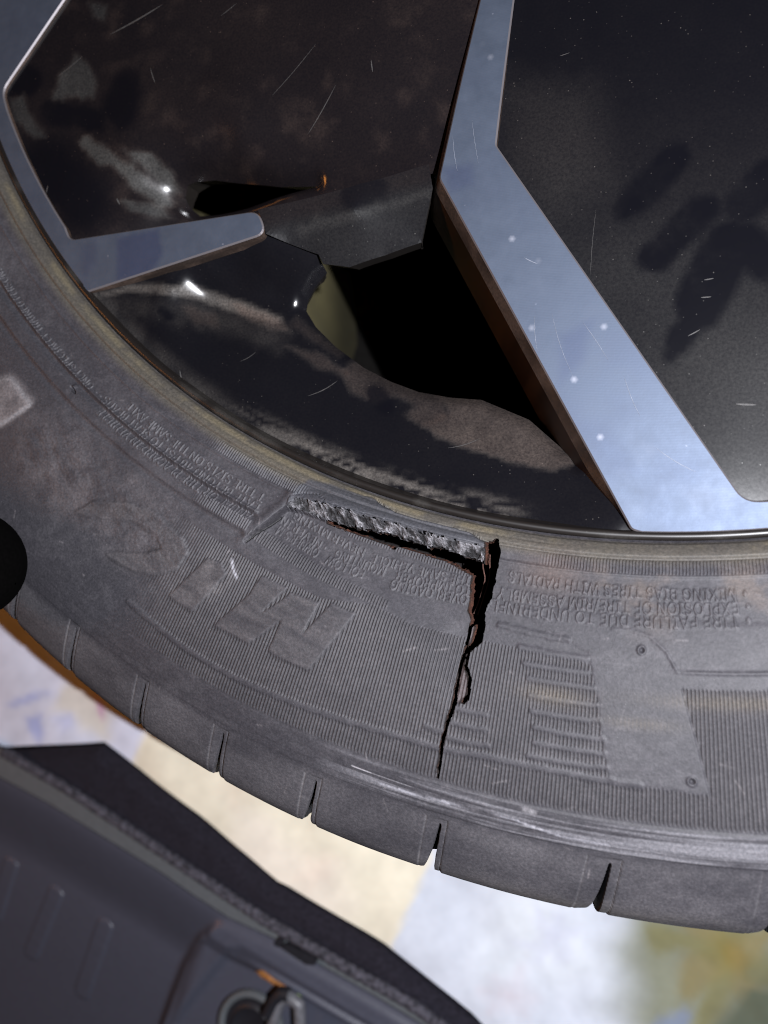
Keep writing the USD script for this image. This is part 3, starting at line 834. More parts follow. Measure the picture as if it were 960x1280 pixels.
    levels = [0, 0.8, 2.0, 3.6, 5.5, 8.0]
    vs = []
    g = np.random.default_rng(5)
    for li, dpt in enumerate(levels):
        p = V2[ids].copy()
        p[:, 2] -= dpt * 1e-3
        if li:
            q = p * 700
            for k in range(2):
                p[:, k] += (meshkit.fbm(q, 3, 60 + k) - 0.5) * 0.0016
        vs.append(p)
    vw = np.vstack(vs)
    fw = np.vstack([np.stack([ia + k * n, ib + k * n, ib + (k + 1) * n, ia + (k + 1) * n], 1) for k in range(len(levels) - 1)])
    cw = np.repeat(np.array([[0.014, 0.012, 0.012], [0.017, 0.012, 0.011], [0.030, 0.016, 0.012], [0.060, 0.024, 0.015], [0.060, 0.022, 0.014], [0.05, 0.02, 0.012]]), n, axis=0) * (0.5 + meshkit.fbm(vw * 1500, 3, 70)[:, None])  # deeper levels redder: warm light inside the cut painted in
    mk("cut_wall", vw, fw, M["cord"], tyre, None, cw)
    # liner below the opening
    th2 = np.radians(np.linspace(-116, -90, 60))
    rr2 = np.linspace(0.246, 0.345, 30)
    RR, TT = np.meshgrid(rr2, th2)
    zl = -0.020 - 0.030 * sm(RR, 0.25, 0.30)
    vl = np.stack([RR * np.cos(TT), RR * np.sin(TT), zl], -1).reshape(-1, 3)
    i, j = np.meshgrid(np.arange(59), np.arange(29), indexing="ij")
    fl_ = np.stack([i * 30 + j, (i + 1) * 30 + j, (i + 1) * 30 + j + 1, i * 30 + j + 1], -1).reshape(-1, 4)
    mk("inner_liner", vl, fl_, M["rubber"], tyre, None, np.tile([0.012, 0.010, 0.010], (len(vl), 1)))
    # a few loose cords across the opening
    for (a_, b_) in [((615, 694), (598, 768)), ((607, 704), (593, 766))]:
        p0, p1 = unp(px([a_]), -0.001)[0], unp(px([b_]), -0.002)[0]
        t = np.linspace(0, 1, 24)[:, None]
        c_ = p0 * (1 - t) + p1 * t
        c_[:, :2] += (np.stack([meshkit.noise(np.c_[t[:, 0] * 2.5, t[:, 0] * 0, t[:, 0] * 0 + p0[0] * 999], k) for k in range(2)], 1) - 0.5) * 0.002
        c_[:, 2] -= 0.003 * np.sin(np.pi * t[:, 0])
        v_, f_ = tube(c_, 0.00022, 6)
        mk("loose_cord", v_, f_, M["cord"], tyre, smooth_normals(v_, f_), np.tile([0.055, 0.026, 0.02], (len(v_), 1)))
    # rest of the sidewall (unseen side), then the tread and the far sidewall
    a2 = np.radians(np.linspace(th[-1], th[0] + 360, 220))
    s2 = np.linspace(0, LEN, 60)
    A2, S2 = np.meshgrid(a2, s2, indexing="ij")
    r2, z2 = PR(S2), PZ(S2)
    vr = np.stack([r2 * np.cos(A2), r2 * np.sin(A2), z2], -1).reshape(-1, 3)
    i, j = np.meshgrid(np.arange(219), np.arange(59), indexing="ij")
    fr_ = np.stack([i * 60 + j, i * 60 + j + 1, (i + 1) * 60 + j + 1, (i + 1) * 60 + j], -1).reshape(-1, 4)
    cr_ = np.tile([0.030, 0.029, 0.031], (len(vr), 1)) * (0.7 + 0.6 * meshkit.fbm(vr * 60, 3, 6)[:, None])
    mk("far_sidewall", vr, fr_, M["rubber"], tyre, smooth_normals(vr, fr_), cr_)
    prof = [(0.3538, -0.0308), (0.3542, -0.055), (0.3498, -0.056), (0.3498, -0.064), (0.3542, -0.065), (0.3544, -0.098), (0.3498, -0.099), (0.3498, -0.107), (0.3544, -0.108), (0.3544, -0.142), (0.3498, -0.143), (0.3498, -0.151), (0.3542, -0.152), (0.3540, -0.200), (0.3508, -0.215), (0.335, -0.233), (0.29, -0.2345), (0.262, -0.231), (0.247, -0.226)]
    pr_ = np.array(prof)
    a3 = np.radians(np.linspace(0, 360, 361)[:-1])
    vt = np.stack([pr_[None, :, 0] * np.cos(a3)[:, None], pr_[None, :, 0] * np.sin(a3)[:, None], pr_[None, :, 1] + 0 * a3[:, None]], -1)
    k = len(prof)
    i, j = np.meshgrid(np.arange(360), np.arange(k - 1), indexing="ij")
    ft = np.stack([i * k + j, i * k + j + 1, ((i + 1) % 360) * k + j + 1, ((i + 1) % 360) * k + j], -1).reshape(-1, 4)
    vt = vt.reshape(-1, 3)
    mk("tread", vt, ft, M["rubber"], tyre, None, np.tile([0.032, 0.030, 0.030], (len(vt), 1)) * (0.7 + 0.6 * meshkit.fbm(vt * 80, 3, 6)[:, None]))


def letters_soft(letters, soft):
    return soft(np.any(letters[:3], 0), 1.0)


build_tyre()


# ------------------------------------------------------------------ alloy rim
def build_rim():
    rim = wheel
    px = lambda q: np.array(q, float)
    LIP_O, LIP_I = 0.2496, 0.2425
    flat = lambda q, z=0.0: unp(px(q), z)[:, :2]

    def arc(r, a0, a1, n=60):
        a = np.radians(np.linspace(a0, a1, n))
        return np.stack([r * np.cos(a), r * np.sin(a)], 1)

    L1, L2, R1, R2 = flat([(548, 222), (597, 0), (620, 180), (641, 0)])
    ext = lambda a, b, r: b + (b - a) / np.linalg.norm(b - a) * (np.hypot(*b) - r)
    Le, Re = ext(L1, L2, 0.058), ext(R1, R2, 0.058)
    A = flat([(789, 662)])[0]
    ang = lambda p: math.degrees(math.atan2(p[1], p[0]))
    tab = flat([(103, 366), (332, 291), (322, 262), (86, 299)])
    tab72 = rot(tab, 72)
    fil = flat([(931, 626)])[0]
    # one machined face: right arm of a spoke, the lip, and the short tab of the next spoke
    lip_out = arc(LIP_O, ang(A) + 0.6, ang(tab72[0]) - 0.6, 70)
    lip_in = arc(LIP_I, ang(tab72[3]) - 1.2, ang(fil) + 1.8, 60)
    outline = np.vstack([[Le, L2, L1, A], lip_out, tab72[:1], tab72[1:3], tab72[3:], lip_in, [fil, R1, R2, Re]])
    k = 4 + len(lip_out)
    face = fillet(outline, {2: 0.004, 3: 0.0022, k: 0.002, k + 1: 0.004, k + 2: 0.006, k + 3: 0.006, k + 4 + len(lip_in): 0.006, k + 5 + len(lip_in): 0.002})
    face = np.array(Polygon(face).buffer(0).exterior.coords)[:-1]
    if not Polygon(face).exterior.is_ccw:
        face = face[::-1]
    ring = dens(face, 0.0012)
    nrm = outward(ring)
    nrm = ndimage.uniform_filter1d(nrm, 3, axis=0, mode="wrap")
    c = 0.00045
    top_pts, top_f, cnt = fill(ring - nrm * c, 0.0013)
    nb = cnt[0]
    # slow dish of the faces towards the hub
    zdish = lambda p: -0.0004 - 0.004 * (1 - sm(np.hypot(p[..., 0], p[..., 1]), 0.05, 0.14))

    def level(p, off):
        return np.c_[p, zdish(p) + off]

    GL = {}

    def smudge_silver(v):
        ph = to_photo(v)
        w = np.zeros((len(v), 3))
        q = np.c_[v[:, :2] * 60, v[:, 2] * 0]

        def ar(pts, soft_):
            pg = Polygon(pts)
            d = shapely.distance(pg.exterior, shapely.points(ph))
            return sm(np.where(shapely.contains_xy(pg, ph[:, 0], ph[:, 1]), d, -d), -soft_, soft_)

        w[:, 0] += 0.75 * ar([(146, 298), (198, 286), (203, 318), (188, 345), (146, 352)], 4)
        w[:, 0] += 0.35 * ar([(100, 310), (120, 300), (120, 330), (104, 352)], 6)
        w[:, 0] += 0.4 * ar([(552, 210), (590, 205), (592, 230), (565, 240)], 6) + 0.35 * ar([(700, 420), (740, 400), (730, 450), (700, 480)], 10)
        w[:, 0] += 0.15 * ar([(700, 520), (760, 530), (800, 590), (760, 600)], 14)
        w[:, 0] += 0.10 * sm(meshkit.fbm(q, 4, 3), 0.5, 0.75)
        w[:, 1] += 0.04 * sm(meshkit.fbm(q * [3, 3, 1], 4, 4), 0.52, 0.75) * ar([(800, 540), (900, 560), (960, 640), (960, 665), (800, 660), (770, 600)], 40)
        for (x, y, r_) in [(756, 407, 5), (749, 547, 5), (675, 325, 4), (640, 298, 3), (604, 57, 3), (614, 72, 3), (718, 474, 2), (664, 410, 2), (730, 640, 2)]:
            w[:, 1] += 0.75 * sm(-np.hypot(ph[:, 0] - x, (ph[:, 1] - y) * 0.8), -r_ * 0.75, -r_ * 0.1)
        return np.clip(w, 0, 1)

    def film(v, sector):
        """dust film of the lacquer, with ridge highlights painted in as film: r film, g pale, b red"""
        ph = to_photo(v)
        q = v * 1.0
        n1, n2, n3 = meshkit.fbm(q * 45, 4, 31), meshkit.fbm(q * 160, 4, 32), meshkit.fbm(q * 420, 3, 33)
        w = np.zeros((len(v), 3))
        seen = (ph[:, 0] > -200) & (ph[:, 0] < 1200) & (ph[:, 1] > -300) & (ph[:, 1] < 800)
        w[:, 0] = 0.012 + 0.012 * n1 + 0.01 * n2
        w[:, 2] = 0.25

        def ar(pts, soft_, wob=0.0):
            pg = Polygon(pts)
            pp = ph + (np.stack([n2, n3], 1) - 0.5) * wob
            d = shapely.distance(pg.exterior, shapely.points(pp))
            return sm(np.where(shapely.contains_xy(pg, pp[:, 0], pp[:, 1]), d, -d), -soft_, soft_)

        def cap(a, b, r_, soft_):
            pq = ph + (np.stack([n1, n2], 1) - 0.5) * 26
            d = shapely.distance(LineString([a, b]), shapely.points(pq))
            return sm(-d, -r_ - soft_, -r_ + soft_)

        if sector == "right":
            w[:, 0] = 0.002 + 0.026 * sm(ph[:, 1], 60, 360) * (0.4 + 0.8 * n1) + 0.005 * n2
            w[:, 0] += 0.010 * sm(ph[:, 1], 330, 520) * sm(ph[:, 0], 700, 950)
            w[:, 0] += 0.020 * ar([(630, 100), (740, 110), (760, 230), (690, 260), (640, 190)], 40, 30)
            w[:, 2] = 0.25 * (1 - sm(ph[:, 1], 150, 350))
            clean = np.zeros(len(v))
            for a, b, r_ in [((782, 258), (838, 200), 21), ((825, 318), (868, 268), 24), ((868, 270), (882, 262), 18), ((912, 310), (880, 380), 36), ((890, 390), (850, 425), 20), ((850, 420), (838, 445), 11), ((955, 330), (930, 300), 24), ((925, 255), (960, 225), 26)]:
                clean = np.maximum(clean, cap(a, b, r_ * 0.95, 7))
            whorl = 0.5 + 0.5 * np.sin(np.hypot(ph[:, 0] - 850, ph[:, 1] - 330) * 0.9)
            w[:, 0] *= 1 - np.clip(clean * (0.62 + 0.35 * sm(n2 + 0.4 * n1, 0.4, 0.8) + 0.1 * whorl), 0, 0.97)
        elif sector == "left":
            w[:, 0] = 0.010 + 0.020 * n1 + 0.03 * sm(n2, 0.5, 0.8)
            w[:, 2] = 0.85
            clean = np.maximum.reduce([cap((15, 95), (28, 100), 22, 5), cap((150, 140), (160, 110), 22, 8), cap((70, 140), (120, 150), 16, 6), cap((60, 210), (100, 250), 40, 20)])
            w[:, 0] *= 1 - 0.8 * clean
            for pts, val in [([(95, 68), (115, 88), (121, 105), (118, 122), (64, 126), (75, 95)], 0.13), ([(12, 125), (30, 118), (36, 142), (58, 170), (42, 172), (15, 150)], 0.12),
                             ([(98, 178), (108, 168), (135, 185), (165, 205), (195, 230), (225, 258), (200, 262), (170, 238), (140, 207), (122, 206)], 0.20), ([(155, 188), (190, 190), (215, 215), (226, 245), (205, 235), (180, 210)], 0.19),  # ridge shapes: dust, with the sheen of the curved ridge painted in
                             ([(150, 250), (200, 258), (215, 270), (185, 272), (160, 262)], 0.16), ([(110, 0), (135, 10), (130, 28), (115, 20)], 0.10)]:
                w[:, 0] += val * 0.5 * ar(pts, 4, 10) * (0.3 + 0.7 * n2 + 0.5 * n3)
                w[:, 2] *= 1 - ar(pts, 4, 14)
        elif sector == "dish":
            w[:, 0] = 0.004 + 0.010 * n1 * n2
            w[:, 2] = 0.2
            for pts, val in [([(545, 490), (600, 495), (660, 520), (705, 560), (720, 580), (690, 588), (640, 578), (590, 562), (545, 545), (528, 530), (560, 515)], 0.30),
                             ([(440, 450), (480, 465), (520, 483), (548, 492), (558, 520), (528, 532), (506, 522), (520, 506), (492, 496), (470, 505), (440, 490), (425, 470)], 0.17),
                             ([(290, 378), (350, 398), (366, 416), (330, 410), (300, 396)], 0.26), ([(225, 380), (270, 392), (275, 410), (240, 405)], 0.10), ([(355, 432), (400, 440), (440, 470), (400, 462)], 0.16), ([(370, 395), (430, 440), (424, 448), (360, 405)], 0.10)]:  # first of these: part of the crest highlight, painted tan
                w[:, 0] += val * 0.38 * ar(pts, 3.5, 8) * (0.25 + 0.7 * n2 + 0.6 * n3)
                w[:, 2] += 0.35 * ar(pts, 4, 8)
            w[:, 0] += 0.26 * ar([(112, 371), (160, 356), (235, 357), (300, 376), (352, 398), (346, 404), (290, 389), (235, 370), (160, 364)], 4, 6) * (0.3 + 0.9 * n2)  # long soft highlight along the crest, painted as pale film
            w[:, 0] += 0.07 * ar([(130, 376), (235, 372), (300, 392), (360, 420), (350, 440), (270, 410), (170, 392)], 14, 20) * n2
            rr = np.hypot(v[:, 0], v[:, 1])
            w[:, 0] += 0.22 * sm(rr, 0.2415, 0.2475) * sm(ph[:, 0], 250, 400) * (1 - sm(ph[:, 0], 600, 680)) * sm(meshkit.fbm(np.stack([np.arctan2(v[:, 1], v[:, 0]) * 22, rr * 900, rr * 0], -1), 4, 44), 0.36, 0.66)
            w[:, 0] += 0.10 * sm(rr, 0.243, 0.2485) * (1 - sm(ph[:, 0], 260, 330)) * n2
            clean = np.maximum(cap((470, 490), (480, 500), 14, 5), cap((205, 388), (212, 393), 7, 3))
            w[:, 0] *= 1 - 0.85 * clean
        elif sector == "arm":
            w[:, 0] = 0.014 + 0.016 * n1 + 0.012 * n2
            w[:, 2] = 0.55 * (1 - sm(ph[:, 1] - (-0.28 * (ph[:, 0] - 330) + 290), -14, 6))
            w[:, 0] += 0.03 * cap((380, 288), (540, 240), 6, 6)
            w[:, 0] *= 1 - 0.7 * cap((445, 245), (466, 236), 17, 6)
        w[~seen] = (0.03, 0, 0.3)
        return np.clip(w, 0, 1)

    # ---- plan of the other pieces, in the frame of the spoke seen in the middle
    P_left_edge = dens(np.array([Le, L2, L1, A]), 0.0012, False)
    tip = flat([(718, 570)])[0]
    hole = [(378, 385), (380, 372), (388, 356), (404, 336), (437, 334), (482, 319), (527, 303), (534, 268), (538, 236), (556, 262), (590, 330), (634, 420), (676, 496), (716, 566), (700, 557), (660, 522), (600, 497), (560, 494), (520, 487), (485, 474), (450, 456), (415, 430), (390, 405)]
    hole_p = px(hole)

    def surface(name, outer_px, ctrl, hole_px, z0, h, sector_kind, deg, material, extra=None):
        pass

    ctrl_dish = px([(103, 369, -0.0012), (130, 400, -0.0022), (170, 440, -0.0025), (255, 510, -0.0026), (340, 560, -0.0026), (477, 620, -0.0026), (637, 657, -0.0026), (780, 668, -0.0022),
                    (150, 366, -0.0034), (190, 362, -0.0040), (212, 360, -0.0038), (235, 364, -0.0076), (255, 369, -0.0110), (275, 376, -0.0126), (300, 382, -0.0130), (340, 398, -0.0135), (385, 416, -0.0150), (450, 460, -0.0150), (520, 490, -0.0150), (600, 500, -0.0150), (660, 526, -0.0140), (706, 560, -0.0120), (740, 610, -0.0065), (775, 655, -0.0022),
                    (230, 415, -0.0050), (320, 470, -0.0070), (420, 530, -0.0080), (520, 565, -0.0082), (620, 590, -0.0078), (700, 625, -0.0060),
                    (200, 345, -0.0046), (260, 338, -0.0072), (330, 318, -0.0060), (370, 330, -0.0090), (300, 350, -0.0110), (345, 370, -0.0140), (372, 380, -0.0150)])
    rbf_dish = RBFInterpolator(unp(ctrl_dish[:, :2], ctrl_dish[:, 2])[:, :2] * 100, ctrl_dish[:, 2], kernel="thin_plate_spline", smoothing=1e-3)
    ctrl_arm = px([(332, 292, -0.0010), (322, 262, -0.0008), (430, 237, -0.0018), (535, 205, -0.0030), (540, 232, -0.0034), (440, 262, -0.0022), (400, 305, -0.0055), (437, 334, -0.0085), (482, 319, -0.0090), (527, 303, -0.0095), (385, 335, -0.0085), (360, 300, -0.0040)])
    rbf_arm = RBFInterpolator(unp(ctrl_arm[:, :2], ctrl_arm[:, 2])[:, :2] * 100, ctrl_arm[:, 2], kernel="linear", smoothing=0)

    def warp_px(q, zf, n=6):
        """photo outline onto the height field zf"""
        q = px(q)
        z = np.full(len(q), -0.006)
        for _ in range(n):
            p = unp(q, z)[:, :2]
            z = zf(p)
        return p

    zf_dish = lambda p: np.clip(rbf_dish(p * 100), -0.022, 0.0)
    zf_arm = lambda p: np.clip(rbf_arm(p * 100), -0.016, 0.0)

    # outlines
    hole_low = hole[12:] + hole[:4]
    o_hole_low = warp_px([(722, 578)] + hole[13:] + hole[:4], zf_dish)
    tab_low = warp_px([(398, 318), (332, 292)], zf_dish)
    dish_outer = np.vstack([arc(0.2496, ang(tab[0]) + 0.3, ang(A) + 0.4, 120), [A + np.array([0.0002, 0.0008])], flat([(760, 612)]), o_hole_low, tab_low])
    dish_poly = Polygon(dish_outer).buffer(0)
    if dish_poly.geom_type != "Polygon":
        dish_poly = max(dish_poly.geoms, key=lambda g_: g_.area)
    d_ring = np.array(dish_poly.exterior.coords)[:-1]
    dp, df, dcnt = fill(d_ring, 0.0014)
    dz = zf_dish(dp)
    # roll the edge over where the surface falls into the opening
    hl = LineString(o_hole_low)
    dd = shapely.distance(hl, shapely.points(dp))
    dz -= 0.0035 * np.clip(1 - dd / 0.0045, 0, 1) ** 2
    dv = np.c_[dp, dz]
    dring3 = dv[: dcnt[0]]

    arm_px = [(322, 262), (375, 250), (430, 236), (480, 222), (536, 205), (541, 235), (534, 268), (527, 303), (482, 319), (437, 334), (404, 330), (398, 318), (332, 292), (330, 280)]
    a_ring = warp_px(arm_px, zf_arm)
    ap, af, acnt = fill(a_ring, 0.0012)
    az = zf_arm(ap)
    av = np.c_[ap, az]

    # panel between the arm of one spoke and the tab of the next (in the frame of the left one: the next spoke is the middle one)
    hp_px = [(228, 240), (231, 228), (240, 222), (262, 219), (300, 223), (345, 227), (392, 226), (322, 247), (262, 263), (243, 264), (233, 256)]
    ctrl_pan = px([(60, 0, -0.0016), (0, 90, -0.0016), (-60, 130, -0.0018), (30, 200, -0.0016), (86, 296, -0.0016), (120, 280, -0.0030), (60, 200, -0.0020), (105, 172, -0.0030), (150, 245, -0.0060), (190, 258, -0.0105), (165, 195, -0.0040), (178, 208, -0.0062), (192, 221, -0.0090), (205, 234, -0.0117), (218, 247, -0.0144), (230, 258, -0.0170), (215, 215, -0.0100), (300, 220, -0.0135), (240, 215, -0.0120),
                   (150, 120, -0.0022), (250, 100, -0.0028), (350, 100, -0.0030), (200, 0, -0.0018), (400, 0, -0.0022), (560, 0, -0.0035), (450, 120, -0.0040), (545, 150, -0.0065), (535, 200, -0.0080), (400, 222, -0.0115), (480, 200, -0.0090), (300, 180, -0.0060), (240, 170, -0.0048), (400, -200, -0.002), (560, -200, -0.004), (200, -200, -0.002)])
    rbf_pan = RBFInterpolator(unp(ctrl_pan[:, :2], ctrl_pan[:, 2])[:, :2] * 100, ctrl_pan[:, 2], kernel="thin_plate_spline", smoothing=1e-3)
    zf_pan = lambda p: np.clip(rbf_pan(p * 100), -0.022, -0.0012)
    hp = warp_px(hp_px, zf_pan)
    pan_arc = arc(LIP_I - 0.0004, ang(rot(fil, -72)) + 1.2, ang(tab[3]) - 0.8, 60)
    right72 = rot(np.array([Re, R2, R1, fil]), -72)
    right72 = right72 + np.array([0, 0])
    edge_top = np.vstack([tab[3:4], flat([(322, 262)], 0.0)[0:1], a_ring[1:5]])
    pan_outer = np.vstack([right72, pan_arc, edge_top, [L1 - 0.001, L2, Le]])
    pan_poly = Polygon(pan_outer).buffer(0).difference(Polygon(hp))
    if pan_poly.geom_type != "Polygon":
        pan_poly = max(pan_poly.geoms, key=lambda g_: g_.area)
    pp, pf, pcnt = fill(np.array(pan_poly.exterior.coords)[:-1], 0.0016, [np.array(r_.coords)[:-1] for r_ in pan_poly.interiors])
    pz = zf_pan(pp)
    if pan_poly.interiors:
        dd = shapely.distance(LineString(hp), shapely.points(pp))
        pz -= 0.004 * np.clip(1 - dd / 0.005, 0, 1) ** 2
    pv = np.c_[pp, pz]

    def skirt(ring3, depth, push=0.0, keep=None):
        """wall hanging from a closed ring"""
        n = outward(ring3)
        b = ring3.copy()
        b[:, :2] += n * push
        b[:, 2] = ring3[:, 2] - depth
        return ribbon(ring3, b)

    def scratch(a, b, zf, width, material, parent, bend=0.0):
        n_ = 14
        t = np.linspace(0, 1, n_)
        q = px([a])[0] * (1 - t[:, None]) + px([b])[0] * t[:, None]
        dr = (px([b]) - px([a]))[0]
        q += np.sin(t * math.pi)[:, None] * bend * np.array([-dr[1], dr[0]])
        p = warp_px(q, zf)
        d = np.gradient(p, axis=0)
        d /= np.linalg.norm(d, axis=1, keepdims=True)
        nn = np.stack([-d[:, 1], d[:, 0]], 1) * (width * np.clip(np.sin(t * math.pi) ** 0.5, 0.15, 1))[:, None] / 2
        A_, B_ = p + nn, p - nn
        v = np.vstack([np.c_[A_, zf(A_) + 0.00007], np.c_[B_, zf(B_) + 0.00007]])
        i_ = np.arange(n_ - 1)
        mk("scratch", v, np.stack([i_, i_ + n_, i_ + n_ + 1, i_ + 1], 1), material, parent)

    PAN_R = lambda p: zf_pan(rot(p, -72))
    for k in range(5):
        deg = 72 * k
        # machined face with a bright cut edge and dark draft walls
        tv = level(top_pts, 0)
        bv = ring
        edge_hi, edge_lo = level(ring - nrm * c, 0)[:nb], level(ring, -c * 1.1)
        body = empty("spoke_face", rim)
        t_ = rot(tv, deg)
        mk("machined_face", t_, top_f, M["machined"], body, None, smudge_silver(t_))
        if k == 0:
            g_ = np.random.default_rng(9)
            zs = lambda p: zdish(p)
            for a, b, w_ in [((668, 395), (672, 440), 0.00012), ((728, 402), (760, 450), 0.0001), ((590, 150), (598, 205), 0.00011), ((566, 170), (572, 215), 0.00014), ((655, 322), (672, 330), 0.00022), ((690, 392), (716, 470), 0.00009), ((780, 470), (800, 520), 0.0001), ((820, 560), (870, 590), 0.00011)]:
                scratch(a, b, zs, w_, M["scratch_metal"], body, g_.uniform(-0.04, 0.04))
        v_, f_ = ribbon(edge_hi, edge_lo)
        mk("bright_edge", rot(v_, deg), f_, M["bare_edge"], body)
        # walls: wide draft on the left of the arm, hardly any elsewhere
        dl = shapely.distance(LineString(np.array([Le, L2, L1, A])), shapely.points(ring))
        onl = (dl < 0.0016).astype(float)
        rr = np.hypot(ring[:, 0], ring[:, 1])
        onl *= sm(-rr, -0.2465, -0.232)
        onl = ndimage.uniform_filter1d(onl, 9, mode="wrap")
        push = 0.0002 + 0.0022 * onl
        dep = 0.0016 + 0.0030 * onl
        lo1 = edge_lo.copy()
        lo1[:, :2] += nrm * push[:, None]
        lo1[:, 2] -= dep
        lo2 = lo1.copy()
        lo2[:, :2] += nrm * (0.0048 * onl)[:, None]
        lo2[:, 2] -= 0.003 + 0.012 * onl
        v1, f1 = ribbon(edge_lo, lo1)
        v2, f2 = ribbon(lo1, lo2)
        vv, ff = join([(v1, f1), (v2, f2)])
        cw = np.zeros((len(vv), 3))
        cw[:, 0] = 0.08 + 0.16 * sm(meshkit.fbm(vv * 120, 4, 81), 0.42, 0.65)
        cw[:, 2] = 0.95  # dusty walls; warm light on them also painted in as red
        mk("side_wall", rot(vv, deg), ff, M["dark_wall"], body, None, cw)

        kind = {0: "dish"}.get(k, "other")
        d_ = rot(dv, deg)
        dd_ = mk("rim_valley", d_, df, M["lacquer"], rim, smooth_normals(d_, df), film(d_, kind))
        if k == 0:
            for a, b, w_ in [((225, 463), (229, 478), 0.0004), ((385, 495), (422, 476), 0.00025), ((172, 446), (180, 462), 0.0002), ((300, 452), (320, 440), 0.00018), ((560, 560), (600, 548), 0.0002)]:
                scratch(a, b, zf_dish, w_, M["scratch_dust"], dd_, 0.05)
        v_, f_ = skirt(dring3, 0.012, -0.006)
        mk("opening_wall", rot(v_, deg), f_[:, ::-1], M["dark_wall"], dd_, None, np.tile([0.05, 0, 0.4], (len(v_), 1)))
        kind = {0: "arm"}.get(k, "other")
        a_ = rot(av, deg)
        aa_ = mk("spoke_arm", a_, af, M["lacquer"], rim, None, film(a_, kind))
        v_, f_ = skirt(av[: acnt[0]], 0.010, -0.003)
        mk("arm_wall", rot(v_, deg), f_, M["dark_wall"], aa_, None, np.tile([0.05, 0, 0.4], (len(v_), 1)))
        kind = {0: "left", 1: "right"}.get(k, "other")
        p_ = rot(pv, deg)
        pn = mk("black_panel", p_, pf, M["lacquer"], rim, smooth_normals(p_, pf), film(p_, kind))
        if k == 0:
            for a, b, w_ in [((138, 43), (203, 6), 0.0005), ((72, 96), (104, 70), 0.0003), ((188, 85), (194, 104), 0.0003), ((385, 168), (420, 106), 0.00022), ((340, 120), (395, 55), 0.00016), ((276, 20), (296, 4), 0.00022), ((464, 75), (466, 90), 0.0003), ((146, 248), (150, 256), 0.0004), ((60, 232), (58, 242), 0.0004)]:
                scratch(a, b, zf_pan, w_, M["scratch_dust"], pn, 0.012)
        if k == 1:
            for a, b, w_ in [((745, 262), (738, 345), 0.00009), ((920, 505), (945, 506), 0.0005), ((860, 420), (875, 412), 0.0003), ((880, 350), (892, 348), 0.0003), ((876, 372), (889, 371), 0.0003), ((700, 70), (712, 66), 0.0002)]:
                scratch(a, b, PAN_R, w_, M["scratch_dust"], pn, 0.012)
        for q0 in range(1, len(pcnt)):
            n0 = sum(pcnt[:q0])
            v_, f_ = skirt(pv[n0: n0 + pcnt[q0]], 0.014, 0.006)
            mk("opening_wall", rot(v_, deg), f_, M["dark_wall"], pn, None, np.tile([0.06, 0, 0.3], (len(v_), 1)))

    # flange, barrel and hub
    def lathe(prof, n=360):
        pr_ = np.array(prof)
        a = np.radians(np.arange(n) * 360 / n)
        v = np.stack([pr_[None, :, 0] * np.cos(a)[:, None], pr_[None, :, 0] * np.sin(a)[:, None], pr_[None, :, 1] + 0 * a[:, None]], -1).reshape(-1, 3)
        q = len(prof)
        i, j = np.meshgrid(np.arange(n), np.arange(q - 1), indexing="ij")
        f = np.stack([i * q + j, i * q + j + 1, ((i + 1) % n) * q + j + 1, ((i + 1) % n) * q + j], -1).reshape(-1, 4)
        return v, f

    t = np.linspace(0, 1, 9) * math.pi
    fl = [(0.2482, -0.0040), (0.2490, -0.0022)] + [(0.2504 - 0.0012 * math.cos(x), -0.0012 + 0.0012 * math.sin(x)) for x in t] + [(0.2514, -0.0040), (0.2490, -0.0085)]
    v, f = lathe(fl, 720)
    cw = np.zeros((len(v), 3))
    cw[:, 0] = 0.006 + 0.045 * sm(meshkit.fbm(v * 150, 4, 85), 0.5, 0.7)
    mk("rim_flange", v, f[:, ::-1], M["dark_wall"], rim, smooth_normals(v, f[:, ::-1]) , cw)
    v, f = lathe([(0.2482, -0.0050), (0.2440, -0.0200), (0.2300, -0.0420), (0.2240, -0.0800), (0.2220, -0.1500), (0.2300, -0.2000), (0.2450, -0.2220), (0.2500, -0.2300)], 240)
    mk("barrel", v, f, M["barrel"], rim, smooth_normals(v, f))
    v, f = lathe([(0.0005, 0.002), (0.028, 0.0015), (0.031, -0.002), (0.033, -0.004), (0.060, -0.005), (0.064, -0.012), (0.066, -0.05), (0.066, -0.12)], 120)
    mk("hub_cap", v, f[:, ::-1], M["lacquer"], rim, None, np.tile([0.03, 0, 0.2], (len(v), 1)))


build_rim()


